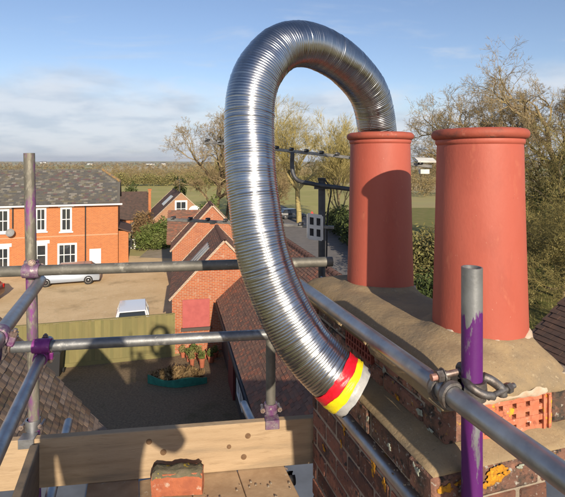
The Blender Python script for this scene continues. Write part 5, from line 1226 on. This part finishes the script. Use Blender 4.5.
# ================================================================== VEHICLES
def car(name, label, loc, ang, body_m, L_=4.1, W_=1.72, H_=1.47, glass_rear=True, group='parked cars', bonnet=0.95, boot=0.25):
    fr = Frame(ang, loc[0], loc[1]); z0 = GZ+0.02
    th = thing(name, label, 'car', (loc[0], loc[1], GZ), group)
    # body shell lofted across its width: local x along length (front = +), sections from side profile
    hl = L_/2
    low = [(-hl, 0.36), (-hl+0.04, 0.26), (hl-0.10, 0.24), (hl, 0.38)]
    belt = [(hl-0.01, 0.60), (hl-0.12, 0.70), (hl-bonnet, 0.90), (0.0, 0.95), (-hl+boot, 0.97), (-hl+0.03, 0.85), (-hl-0.01, 0.55)]
    prof = low+belt
    def P(x, y, z): return fr.p(x, y, z0+z)
    mb = MB(); m = len(prof); secs = ((-1.0, 0.93), (-0.97, 1.0), (0.97, 1.0), (1.0, 0.93)); vs = []
    for yy, sc in secs:
        for x, z in prof: vs.append(P(x*(0.985 if abs(yy) == 1 else 1), yy*W_/2, 0.2+(z-0.2)*sc if z > 0.5 else z))
    fs = [(k*m+i, k*m+(i+1) % m, (k+1)*m+(i+1) % m, (k+1)*m+i) for k in range(3) for i in range(m)]+[tuple(range(m))[::-1], tuple(range(3*m, 4*m))]
    mb.add(vs, fs); body = mb.build('body', body_m, th, smooth=True, autosmooth=35)
    xa, xb, xc, xd = hl-bonnet-0.02, hl-bonnet-0.72, -hl+boot+0.52, -hl+boot-0.02
    wy, wr = W_/2-0.06, W_/2-0.22
    gl = MB(); gl.hexa([P(xd, -wy, 0.95), P(xa, -wy, 0.90), P(xa, wy, 0.90), P(xd, wy, 0.95), P(xc-0.1, -wr, H_-0.05), P(xb+0.06, -wr, H_-0.05), P(xb+0.06, wr, H_-0.05), P(xc-0.1, wr, H_-0.05)]); gl.build('glazing', M_glass, th)
    ro = MB(); rv = []
    for zz, ins in ((H_-0.055, -0.03), (H_-0.015, 0.0), (H_, 0.12)):
        rv += [P(xc-0.12+ins, -wr-0.02+ins, zz), P(xb+0.10-ins, -wr-0.02+ins, zz), P(xb+0.10-ins, wr+0.02-ins, zz), P(xc-0.12+ins, wr+0.02-ins, zz)]
    ro.add(rv, [(0,1,5,4),(1,2,6,5),(2,3,7,6),(3,0,4,7),(4,5,9,8),(5,6,10,9),(6,7,11,10),(7,4,8,11),(8,9,10,11),(3,2,1,0)]); ro.build('roof', body_m, th, smooth=True, autosmooth=40)
    for sy in (-1, 1):
        for (x0, z0_, y0), (x1, z1_, y1) in (((xa, 0.90, wy), (xb+0.06, H_-0.05, wr)), ((xd, 0.95, wy), (xc-0.1, H_-0.05, wr)), (((xa+xd)/2-0.1, 0.94, wy), ((xb+xc)/2-0.1, H_-0.05, wr))):
            p = MB(); p.tube(P(x0, sy*(y0+0.005), z0_), P(x1, sy*(y1+0.005), z1_), 0.035, 6); p.build('pillar', body_m, th)
        mi = MB(); mi.bevbox(P(xa-0.28, sy*(W_/2+0.09), 0.99), fr.r, fr.f, UP, 0.06, 0.10, 0.07, 0.02); mi.build('wing_mirror', M_black, th)
        hlamp = MB(); hlamp.bevbox(P(hl-0.06, sy*(W_/2-0.28), 0.62), fr.r, fr.f, UP, 0.06, 0.18, 0.07, 0.02); hlamp.build('headlight', mat('headlight_glass', (0.6,0.62,0.65), rough=0.1, spec=0.8), th)
        tl_ = MB(); tl_.bevbox(P(-hl+0.03, sy*(W_/2-0.14), 0.76), fr.r, fr.f, UP, 0.05, 0.11, 0.12, 0.02); tl_.build('tail_light', mat('tail_light_red', (0.45,0.01,0.01), rough=0.15), th)
        for x in (hl-0.78, -hl+0.75):
            wcen = P(x, sy*(W_/2-0.09), 0.30); w = MB(); w.lathe(wcen-fr.f*0.10, fr.f, [(0, 0.05), (0, 0.20), (0.0, 0.29), (0.03, 0.315), (0.17, 0.315), (0.20, 0.29), (0.20, 0.20), (0.20, 0.05)], 24)
            wh = w.build('wheel', M_rubber, th, smooth=True, autosmooth=35)
            r_ = MB(); r_.lathe(wcen+fr.f*sy*0.095, fr.f*sy, [(0.0, 0.21), (0.012, 0.20), (0.0, 0.17), (-0.01, 0.06), (0.012, 0.05), (0.012, 0.001)], 20); r_.build('rim', mat('alloy_rim', (0.55,0.55,0.56), rough=0.3, metal=0.8), wh, smooth=True)
    pl = MB(); pl.box(P(hl+0.004, 0, 0.42), fr.r, fr.f, UP, 0.008, 0.26, 0.055); pl.build('number_plate', M_white, th)
    bp = MB(); bp.box(P(hl-0.02, 0, 0.55), fr.r, fr.f, UP, 0.03, 0.35, 0.05); bp.build('grille', M_black, th)
    return th
C_white = mat('white_car_paint', (0.74,0.75,0.76), rough=0.3, coat=0.6)
C_silver = mat('silver_blue_car_paint', (0.34,0.38,0.44), rough=0.3, metal=0.55, coat=0.6)
C_red = mat('dark_red_car_paint', (0.12,0.010,0.014), rough=0.3, coat=0.6)
C_dark = mat('dark_blue_car_paint', (0.02,0.025,0.035), rough=0.3, coat=0.6)
car('parked_car', 'white car parked nose up to the green board fence', (-7.3, 23.35), -73.5, C_white, L_=4.2, W_=1.62, H_=1.50, bonnet=0.98)
sc2 = T.p(-3.62-2.0, 35.85, 0)
sp_ = at(72, 283, 33.6)
car('parked_car', 'silver blue hatchback parked below the long house windows', (-15.2, 34.1), 197.5, C_silver, L_=4.25, W_=1.76, H_=1.36)
car('parked_car', 'dark red car with its rear just showing past the streaked pole', (-19.62, 29.4), 190, C_red, L_=4.2)
car('parked_car', 'white car on the road glimpsed behind the liner', (1.55, 35.6), 95, C_white, L_=4.2, H_=1.5)
car('parked_car', 'small dark car far up the road near warning sign', (1.4, 73.0), 20, C_dark, L_=4.0, H_=1.5)

# ================================================================== STREET AND YARD THINGS
def warning_sign():
    p = at(312, 217, 62.0); th = thing('road_warning_sign', 'red bordered triangular warning sign beside the road', 'road sign', (p.x, p.y, GZ))
    mb = MB(); mb.tube(Vector((p.x, p.y+0.05, GZ)), Vector((p.x, p.y+0.05, p.z+0.4)), 0.04, 8); mb.build('post', M_mast, th)
    def tri(r, y, nm, m):
        q = []
        for yy in (y, y+0.02):
            for k in range(3):
                a_ = R(90+120*k); q.append(Vector((p.x+r*math.cos(a_), p.y+yy, p.z+r*math.sin(a_))))
        b = MB(); b.add(q, [(0,1,2),(5,4,3),(0,3,4,1),(1,4,5,2),(2,5,3,0)]); b.build(nm, m, th)
    tri(0.78, -0.02, 'border', mat('sign_red', (0.6,0.03,0.03), rough=0.4)); tri(0.50, -0.045, 'face', M_white)
    b = MB(); b.box((p.x, p.y-0.055, p.z-0.02), (1,0,0), (0,1,0), UP, 0.05, 0.006, 0.16); b.build('symbol', M_black, th)
warning_sign()
def planter():
    c = at(179, 379, 18.9); c.z = GZ; th = thing('teal_edged_bed', 'heap of rusty brown plants and pots edged by a curved teal sheet in the yard', 'plant bed', tuple(c))
    n = 28; vs = []; mb = MB()
    pts = []
    for i in range(n+1):
        f = i/n; x = -1.15+2.3*f; y = -0.42-0.25*math.sin(math.pi*f)+0.25*abs(f-0.5)
        pts.append((x, y))
    for x, y in pts:
        h = 0.30+0.05*math.sin(x*4)
        for zz, o_ in ((0, 0), (h, -0.03), (h, 0.0), (0, 0.03)): vs.append(Vector((c.x+x, c.y+y+o_, GZ+0.02+zz)))
    mb.add(vs, [(4*i+k, 4*i+4+k, 4*i+4+(k+1) % 4, 4*i+(k+1) % 4) for i in range(n) for k in range(4)]); mb.build('teal_edging', M_teal, th, smooth=True, autosmooth=40)
    rs = np.random.RandomState(12); leaf_cloud('dead_plants', M_leaf_dead, [(c.x, c.y-0.05, GZ+0.22, 1.05, 0.42, 0.30)], 1600, 0.07, 12, th)
def leaf_cloud(name, material, blobs, n, size, seed, parent=None, flat=0.0, shell=0.55, aspect=1.6, droop=0.0):
    rs = np.random.RandomState(seed); blobs = np.array(blobs, dtype=float)
    vol = blobs[:, 3]*blobs[:, 4]*blobs[:, 5]; pick = rs.choice(len(blobs), n, p=vol**0.75/np.sum(vol**0.75))
    d = rs.normal(size=(n, 3)); d /= np.linalg.norm(d, axis=1)[:, None]
    r = shell+(1-shell)*rs.rand(n); lump = 1+0.22*np.sin(d[:, 0]*5+pick)*np.cos(d[:, 1]*4+pick*2)+0.12*np.sin(d[:, 2]*9+pick)
    c = blobs[pick, :3]+d*blobs[pick, 3:6]*(r*lump)[:, None]
    a = rs.normal(size=(n, 3)); a /= np.linalg.norm(a, axis=1)[:, None]; b = np.cross(a, rs.normal(size=(n, 3))); b /= np.linalg.norm(b, axis=1)[:, None]
    sz = size*(0.6+0.8*rs.rand(n))[:, None]
    V = np.stack([c-a*sz*aspect, c+b*sz*0.55, c+a*sz*aspect, c-b*sz*0.55], 1).reshape(-1, 3)
    Fc = np.arange(4*n).reshape(n, 4)
    cl = np.clip(0.5+0.5*np.sin(c[:, 0]*2.3+pick)*np.sin(c[:, 2]*2.9+1)+rs.normal(0, 0.22, n), 0, 1)
    return mesh_obj(name, V, Fc, material, parent, tone=np.repeat(cl, 4))
planter()
def flower_pots():
    rr = random.Random(14)
    spots = [(183,357),(189,361),(194,358),(199,361),(205,358),(211,362),(192,366),(202,367),(215,357)]
    descr = ['leftmost small', 'squat', 'tall', 'wide', 'faded', 'leaning', 'front squat', 'front wide', 'corner']
    lab = ['terracotta pot with green sprig hard against the fence end', 'squat terracotta pot by the brick gable wall', 'taller terracotta pot below the pink board', 'terracotta pot with a round bush below the pink board', 'empty terracotta pot below the pink board', 'terracotta pot near the outbuilding corner', 'terracotta pot standing forward of the row by the fence', 'terracotta pot standing forward of the row by the outbuilding', 'terracotta pot tucked into the corner of gable and outbuilding']
    for k, (px, py) in enumerate(spots):
        d = 8.58*480/(py-162); p = at(px, py, d); p.z = GZ+0.01; h = 0.24+0.05*((k*5) % 4); r_ = 0.11+0.02*(k % 3)
        th = thing('flower_pot', lab[k], 'flower pot', tuple(p), 'flower pots at the gable wall')
        mb = MB(); mb.lathe(p, UP, [(0, 0.01), (0, r_*0.7), (h*0.8, r_*0.95), (h*0.8, r_*1.08), (h, r_*1.1), (h, r_*0.95), (h*0.85, r_*0.9), (h*0.85, 0.01)], 18); mb.build('body', M_terra, th, smooth=True, autosmooth=40)
        if k not in (4,): leaf_cloud('plant', M_leaf_green if k % 3 else M_leaf_olive, [(p.x, p.y, p.z+h+0.12, 0.16, 0.16, 0.17)], 160, 0.035, 50+k, th)
flower_pots()
def wheelie_bin(p, label, ang):
    fr = Frame(ang, p.x, p.y); th = thing('wheelie_bin', label, 'bin', (p.x, p.y, GZ))
    def P(x, y, z): return fr.p(x, y, GZ+0.01+z)
    mb = MB(); mb.hexa([P(-0.22,-0.25,0.06), P(0.22,-0.25,0.06), P(0.22,0.22,0.06), P(-0.22,0.22,0.06), P(-0.28,-0.33,0.98), P(0.28,-0.33,0.98), P(0.28,0.33,0.98), P(-0.28,0.33,0.98)]); mb.build('body', M_plastic, th)
    mb = MB(); mb.hexa([P(-0.30,-0.36,0.982), P(0.30,-0.36,0.982), P(0.30,0.38,0.982), P(-0.30,0.38,0.982), P(-0.24,-0.28,1.06), P(0.24,-0.28,1.06), P(0.24,0.36,1.10), P(-0.24,0.36,1.10)]); mb.build('lid', M_plastic, th)
    mb = MB(); mb.tube(P(-0.24,0.42,1.0), P(0.24,0.42,1.0), 0.02, 8); mb.build('handle', M_plastic, th)
    for s in (-1, 1):
        w = MB(); w.tube(P(s*0.24,0.26,0.10), P(s*0.29,0.26,0.10), 0.10, 16); w.build('wheel', M_rubber, th)
wheelie_bin(Vector((-9.15, 19.3, 0)), 'black wheelie bin standing at the fence above the tiled roof', 10)

# gate
def gate():
    a = at(128, 248, 47.0); b = at(147, 247, 47.6); a.z = b.z = GZ; d = (b-a).normalized(); n = Vector((-d.y, d.x, 0)); th = thing('white_gate', 'white wooden field gate across the track beside the hedge', 'gate', tuple((a+b)/2)); L_ = (b-a).length
    for i in range(7):
        mb = MB(); mb.box(a+d*L_*i/6+UP*(0.62+0.05*(i % 2)), d, n, UP, 0.06, 0.03, 0.55); mb.build('pale', M_white, th)
    for z in (0.3, 0.95):
        mb = MB(); mb.box(a+d*L_/2+n*0.06+UP*z, d, n, UP, L_/2, 0.03, 0.06); mb.build('rail', M_white, th)
gate()

# ================================================================== TREES AND PLANTS
def grow(seed, base, H, trunk_r, limbs, spread, up, lev_max=5, nchild=(7, 6, 6, 5), ratio=0.55, trunk_frac=0.35, wig=0.22, lean=(0, 0)):
    rs = random.Random(seed); segs = []
    def rv():
        while True:
            v = Vector((rs.uniform(-1,1), rs.uniform(-1,1), rs.uniform(-1,1)))
            if 0.05 < v.length < 1: return v.normalized()
    def branch(p, d, L_, r, lev):
        ns = (6, 6, 5, 4, 3, 2)[min(lev, 5)]; r_end = r*(0.45 if lev else 0.62); q = p
        pts = []
        for k in range(ns):
            d = (d+rv()*wig*(0.5 if lev == 0 else 1.0)+UP*(up*(0.10 if lev else 0.0))).normalized()
            q2 = q+d*(L_/ns); ra = r+(r_end-r)*k/ns; rb = r+(r_end-r)*(k+1)/ns
            segs.append((tuple(q), tuple(q2), ra, rb, lev)); q = q2; pts.append((q, d, rb))
        if lev >= lev_max: return
        nc = limbs if lev == 0 else nchild[min(lev-1, len(nchild)-1)]
        for c in range(nc):
            f = rs.uniform(0.30, 1.0) if lev else rs.uniform(trunk_frac, 1.0)
            if c == 0: f = 1.0
            k = min(ns-1, int(f*ns)); pp, dd, rr_ = pts[k]
            o = rv(); o = (o-dd*o.dot(dd)).normalized(); an = spread*(0.35 if c == 0 else rs.uniform(0.6, 1.2))
            nd = (dd*math.cos(an)+o*math.sin(an)+UP*up*0.18).normalized()
            branch(pp, nd, L_*ratio*rs.uniform(0.75, 1.25)*(1.25 if lev == 0 else 1.0), max(rr_*0.80*rs.uniform(0.6, 1.0), 0.004), lev+1)
    branch(Vector(base), Vector((lean[0], lean[1], 1)).normalized(), H*0.52, trunk_r, 0)
    return segs
def seg_mesh(segs, n, rmin=0.0):
    S = np.array([(*a, *b, r0, r1) for a, b, r0, r1, _ in segs]); P0 = S[:, :3]; P1 = S[:, 3:6]; r0 = np.maximum(S[:, 6], rmin); r1 = np.maximum(S[:, 7], rmin*0.7)
    D = P1-P0; D /= np.linalg.norm(D, axis=1)[:, None]+1e-9; ref = np.where(np.abs(D[:, 2:3]) < 0.9, np.array([[0, 0, 1.0]]), np.array([[1.0, 0, 0]]))
    A = np.cross(D, ref); A /= np.linalg.norm(A, axis=1)[:, None]; B = np.cross(D, A); m = len(S)
    an = np.linspace(0, 2*np.pi, n, endpoint=False)
    off = A[:, None, :]*np.cos(an)[None, :, None]+B[:, None, :]*np.sin(an)[None, :, None]
    V = np.concatenate([P0[:, None, :]+off*r0[:, None, None], P1[:, None, :]+off*r1[:, None, None]], 1).reshape(-1, 3)
    k = np.arange(n); base = (np.arange(m)*2*n)[:, None]
    Fc = np.stack([base+k, base+(k+1) % n, base+n+(k+1) % n, base+n+k], -1).reshape(-1, 4)
    return V, Fc
def tree(name, label, base, H, seed, bark, twig, group=None, split=2, rmin=0.008, cat='tree', leaves=None, **kw):
    segs = grow(seed, base, H, **kw); th = thing(name, label, cat, tuple(base), group)
    V, Fc = seg_mesh([s for s in segs if s[4] < split], 8); mesh_obj('trunk', V, Fc, bark, th, smooth=True)
    V, Fc = seg_mesh([s for s in segs if s[4] >= split], 3, rmin); rs = np.random.RandomState(seed); n = len(V)//6
    mesh_obj('crown', V, Fc, twig, th, tone=np.repeat(rs.rand(n), 6))
    if leaves:
        mat_l, cnt, size = leaves; tips = np.array([s[1] for s in segs if s[4] >= split+1]); pk = tips[rs.choice(len(tips), cnt)]
        c = pk+rs.normal(0, size*1.5, (cnt, 3)); a = rs.normal(size=(cnt, 3)); a /= np.linalg.norm(a, axis=1)[:, None]; b = np.cross(a, rs.normal(size=(cnt, 3))); b /= np.linalg.norm(b, axis=1)[:, None]
        V = np.stack([c-a*size, c+b*size*0.5, c+a*size, c-b*size*0.5], 1).reshape(-1, 3); mesh_obj('buds', V, np.arange(4*cnt).reshape(-1, 4), mat_l, th, tone=np.repeat(rs.rand(cnt), 4))
    return th
TG = 'bare winter trees'
tree('bare_tree', 'brown bare tree rising behind the gabled buildings beside the liner', (-7.9, 58, GZ), 16.8, 9, M_bark_brown, M_twig_brown, TG, trunk_r=0.32, limbs=12, spread=0.85, up=0.35, rmin=0.010, nchild=(7,8,7,5), wig=0.40, ratio=0.44, leaves=(M_leaf_dead, 2500, 0.06), trunk_frac=0.25)
tree('bare_tree', 'pale gold bare tree framed inside the loop of the liner', (2.35, 68, GZ), 18.0, 12, mat('golden_bark', (0.40,0.32,0.14), (0.30,0.24,0.10), scale=3, rough=0.95), M_twig_gold, TG, trunk_r=0.40, limbs=10, spread=0.75, up=0.5, rmin=0.011, nchild=(7,8,7,5), wig=0.34, ratio=0.50)
tree('bare_tree', 'big spreading bare tree rising behind the larger red pot', (19.2, 38.5, GZ), 15.4, 27, M_bark, M_twig_brown, TG, trunk_r=0.50, limbs=9, spread=0.80, up=0.35, rmin=0.008, trunk_frac=0.62, nchild=(7,8,8,6), wig=0.42, ratio=0.47, leaves=(M_leaf_olive, 1500, 0.045))
tree('bare_tree', 'tall bare tree at the right edge above the golden thicket', (23.8, 38, GZ), 16.6, 39, M_bark, M_twig_brown, TG, trunk_r=0.50, limbs=12, spread=0.78, up=0.35, rmin=0.008, trunk_frac=0.4, nchild=(7,8,8,6), wig=0.42, ratio=0.46, leaves=(M_leaf_olive, 1500, 0.045))
tree('bare_tree', 'slim pale golden tree beside the smaller pot above the road', (7.3, 60, GZ), 11.0, 44, M_bark, M_twig_gold, TG, trunk_r=0.2, limbs=12, spread=0.6, up=0.6, rmin=0.012, trunk_frac=0.15, nchild=(7,7,5))
tree('bare_tree', 'golden twiggy thicket tree beside the larger red pot', (17.6, 30, GZ), 11.0, 55, M_bark, M_twig_thicket, TG, trunk_r=0.2, limbs=16, spread=0.95, up=0.2, rmin=0.006, trunk_frac=0.12, nchild=(7,8,7,5), wig=0.45, ratio=0.50, leaves=(M_leaf_olive, 14000, 0.05))
tree('bare_tree', 'low golden bush tree right of the pots above brown roof', (15.6, 24.5, GZ), 7.4, 66, M_bark, M_twig_thicket, TG, trunk_r=0.16, limbs=16, spread=1.0, up=0.15, rmin=0.005, trunk_frac=0.1, nchild=(7,8,7,5), wig=0.45, ratio=0.50, leaves=(M_leaf_olive, 12000, 0.045))
tree('bare_tree', 'slender distant bare tree behind the pinkish cottage', (-8.6, 74, GZ), 9.0, 77, M_bark_brown, M_twig_gold, TG, trunk_r=0.2, limbs=10, spread=0.7, up=0.4, rmin=0.014, nchild=(7,7,5), trunk_frac=0.2)
tree('bare_tree', 'brownish bare tree behind the mast left of the pale gold tree', (-0.6, 63, GZ), 9.5, 88, M_bark_brown, M_twig_brown, TG, trunk_r=0.2, limbs=12, spread=0.8, up=0.4, rmin=0.012, nchild=(7,7,5), trunk_frac=0.15, leaves=(M_leaf_dead, 3000, 0.07))
def bush(name, label, material, blobs, n, size, seed, group='bushes and hedges', stems=True, cat='bush'):
    b0 = np.array(blobs); c = b0[:, :3].mean(0); th = thing(name, label, cat, (c[0], c[1], GZ), group)
    leaf_cloud('foliage', material, blobs, n, size, seed, th, shell=0.35)
    if stems:
        mb = MB(); rr = random.Random(seed)
        for (x, y, z, rx, ry, rz) in blobs[:8]:
            for q in range(3): mb.tube((x+rr.uniform(-0.2,0.2), y+rr.uniform(-0.2,0.2), GZ), (x+rr.uniform(-0.5,0.5)*rx, y+rr.uniform(-0.5,0.5)*ry, z+rz*0.5), 0.04, 5, 0.01)
        mb.build('stem', M_bark_brown, th)
def blobs_line(p0, p1, n, h, w, seed, jitter=0.3):
    rr = random.Random(seed); out = []
    for i in range(n):
        f = i/(max(1, n-1)); hh = h*rr.uniform(0.75, 1.2); x = p0[0]+(p1[0]-p0[0])*f+rr.uniform(-1,1)*jitter; y = p0[1]+(p1[1]-p0[1])*f+rr.uniform(-1,1)*jitter
        out.append((x, y, GZ+hh*0.5, w*rr.uniform(0.8, 1.25), w*rr.uniform(0.8, 1.2), hh*0.52))
    return out
bush('hedge', 'bright green rounded hedge by the white gate and track', M_leaf_green, blobs_line((-13.2,46.5),(-11.2,49.0), 6, 2.7, 1.1, 4), 9000, 0.10, 4, cat='hedge')
bush('hedge', 'brownish shrub against the end of the long house', M_leaf_dead, blobs_line((-14.9,49.2),(-13.9,50.2), 3, 3.0, 0.8, 5), 3500, 0.09, 5)
bush('hedge', 'dark green hedge leading along the track to the pinkish cottage', M_leaf_dark, blobs_line((-11.0,51.0),(-9.6,57.0), 7, 2.6, 1.1, 6), 7000, 0.12, 6, cat='hedge')
bush('evergreen_bush', 'dark evergreen behind the hip of slate roof', M_leaf_dark, [(-20.2,64,GZ+2.6,1.3,1.3,2.9)], 3500, 0.13, 7)
bush('conifer', 'dark conifer behind the skylight roof', M_leaf_dark, [(-14.8,68,GZ+2.3,1.5,1.5,2.3),(-14.6,68,GZ+4.6,0.9,0.9,1.9)], 4500, 0.13, 8)
bush('evergreen_bush', 'lime green bush beside the liner behind brick gables', M_leaf_green, [(-6.3,41,GZ+2.6,1.4,1.3,2.6)], 5000, 0.10, 9)
bush('hedge', 'dark roadside hedge behind the smaller pot', M_leaf_dark, blobs_line((8.6,36),(6.6,60), 14, 3.4, 1.5, 10), 16000, 0.13, 10, cat='hedge')
bush('hedge', 'brown hedge along the far side of the road', M_leaf_dead, blobs_line((-2.8,58),(-6.5,92), 12, 3.4, 1.7, 11), 11000, 0.15, 11, cat='hedge')
bush('evergreen_bush', 'dark leafy bush low between the two pots', M_leaf_dark, [(7.6,24,GZ+1.5,1.5,1.3,1.7),(6.6,22.5,GZ+1.2,1.2,1.1,1.4),(9.0,25,GZ+1.6,1.4,1.3,1.8)], 10000, 0.075, 12)
bush('scrub', 'olive scrub above the dark bush between the pots', M_leaf_olive, blobs_line((8.2,33),(13.8,31), 7, 4.4, 1.8, 13), 15000, 0.085, 13)
bush('scrub', 'olive and gold scrub beside the brown tiled roof', M_leaf_olive, blobs_line((11.5,19.0),(17.0,18.5), 7, 3.0, 1.3, 14), 15000, 0.06, 14)
bush('scrub', 'dense dark ivy mass under the tall tree at the right', M_leaf_dark, [(20.5,36,GZ+4.2,2.8,2.2,4.6),(17.6,35,GZ+3.2,2.4,2.2,3.6),(23.5,35.5,GZ+5.5,2.4,2.2,5.0)], 16000, 0.10, 15)
bush('hedge', 'twiggy hedge along the meadow behind the dark roofed house', M_leaf_olive, blobs_line((-66,172),(20,178), 34, 4.4, 2.6, 16), 26000, 0.20, 16, cat='hedge')
def grass_tufts():
    rs = np.random.RandomState(9); n = 9000
    x = rs.uniform(8.5, 26, n); y = rs.uniform(15, 42, n); h = rs.uniform(0.12, 0.4, n); a = rs.uniform(0, 6.28, n)
    w = 0.02; dx = np.cos(a); dy = np.sin(a); lx = rs.normal(0, 0.1, n); ly = rs.normal(0, 0.1, n)
    V = np.stack([np.stack([x-dx*w, y-dy*w, np.full(n, GZ+0.01)], 1), np.stack([x+dx*w, y+dy*w, np.full(n, GZ+0.01)], 1), np.stack([x+lx, y+ly, GZ+0.01+h], 1)], 1).reshape(-1, 3)
    o = mesh_obj('rough_grass', V, np.arange(3*n).reshape(n, 3), M_leaf_olive, tone=np.repeat(rs.rand(n), 3)); tag(o, 'rough grass growing beyond the brown tiled roof', 'grass'); stuff(o)
grass_tufts()
def woodland():
    # far hedgerow trees and copses: one mass of small twig clumps
    rs = np.random.RandomState(21); C_, Sz, K = [], [], []
    def row(x0, y0, x1, y1, n, h, w, dens, fs):
        f = rs.rand(n); x = x0+(x1-x0)*f+rs.normal(0, w, n); y = y0+(y1-y0)*f+rs.normal(0, w, n)
        for xx, yy in zip(x, y):
            hh = h*rs.uniform(0.55, 1.25); rw = hh*rs.uniform(0.35, 0.6); g = float(ground_h(np.array(xx), np.array(yy)))
            m = dens; d = rs.normal(size=(m, 3)); d /= np.linalg.norm(d, axis=1)[:, None]; r = rs.rand(m)**0.4
            p = np.stack([xx+d[:, 0]*rw*r, yy+d[:, 1]*rw*r, g+hh*0.52+d[:, 2]*hh*0.5*r], 1)
            C_.append(p); Sz.append(np.full(m, fs)); K.append(np.clip(rs.uniform(0.15, 0.85)+rs.normal(0, 0.18, m), 0, 1))
    row(-95, 205, 60, 195, 100, 7.0, 6, 420, 0.22)
    row(-120, 255, 70, 230, 110, 8, 8, 300, 0.30)
    row(-160, 330, 90, 300, 130, 8, 12, 180, 0.45)
    row(-260, 460, 150, 420, 170, 8, 16, 100, 0.7)
    row(-380, 640, 240, 600, 200, 8.5, 22, 46, 1.4)
    row(-560, 900, 380, 860, 240, 9, 30, 36, 1.9)
    row(-800, 1300, 600, 1250, 280, 10, 50, 26, 2.8)
    row(-1300, 2000, 1000, 1900, 320, 11, 80, 18, 4.5)
    row(-2200, 3200, 1700, 3100, 380, 13, 140, 14, 7.0)
    row(24, 125, 95, 112, 60, 6.5, 6, 300, 0.24)
    c = np.concatenate(C_); sz = np.concatenate(Sz)[:, None]; k = np.concatenate(K); n = len(c)
    a = rs.normal(size=(n, 3)); a /= np.linalg.norm(a, axis=1)[:, None]; b = np.cross(a, rs.normal(size=(n, 3))); b /= np.linalg.norm(b, axis=1)[:, None]
    s2 = sz*rs.uniform(0.6, 1.3, (n, 1))
    V = np.stack([c-a*s2, c+b*s2*0.6, c+a*s2], 1).reshape(-1, 3)
    o = mesh_obj('woodland', V, np.arange(3*n).reshape(n, 3), M_wood_far, tone=np.repeat(k, 3)); tag(o, 'brown winter hedgerows and copses across the distant plain', 'woodland'); stuff(o)
woodland()
def far_buildings():
    rr = random.Random(3)
    spots = [(41,161.5,3800),(44,161.3,3850),(150,163.5,2600),(163,164.5,2300),(90,163.0,2900)]
    labs = ['pale block on the far skyline, wider of the pair', 'pale block on the far skyline, narrower of the pair', 'tiny white house on the far plain', 'tiny pale house nearer on the far plain', 'tiny pale house far beyond the slate ridge']
    for k, (px, py, d) in enumerate(spots):
        x = (px-CX)/F_PX*d; g = float(ground_h(np.array(x), np.array(float(d)))); fr = Frame(10*k, x, d); w = 10+6*(k % 3); h = 9+3*(k % 2)
        th = thing('distant_building', labs[k], 'building', (x, d, g-1))
        mb = MB(); mb.box(fr.p(0, 0, g+h/2-1), fr.r, fr.f, UP, w, 7, h/2); mb.build('wall', M_white, th)
        mb = MB(); mb.add([fr.p(-w-1,-8,g+h-1.02), fr.p(w+1,-8,g+h-1.02), fr.p(w+1,8,g+h-1.02), fr.p(-w-1,8,g+h-1.02), fr.p(-w-1,0,g+h+5), fr.p(w+1,0,g+h+5)], [(0,1,5,4),(2,3,4,5),(0,4,3),(1,2,5),(3,2,1,0)]); mb.build('roof', M_slate, th)
far_buildings()

# ------------------------------------------------------------------ haze
HAZE = 0.00010
if HAZE > 0:
    mb = MB(); mb.box((0, 3000, 29), (1,0,0), (0,1,0), UP, 9800, 9800, 60)
    hm = bpy.data.materials.new('haze_air'); hm.use_nodes = True; nt = hm.node_tree; nt.nodes.clear()
    ou = nt.nodes.new('ShaderNodeOutputMaterial'); pv = nt.nodes.new('ShaderNodeVolumePrincipled'); pv.inputs['Density'].default_value = HAZE
    pv.inputs['Color'].default_value = (0.86, 0.91, 1.0, 1); pv.inputs['Anisotropy'].default_value = 0.2; nt.links.new(pv.outputs[0], ou.inputs['Volume'])
    stuff(mb.build('haze', hm))
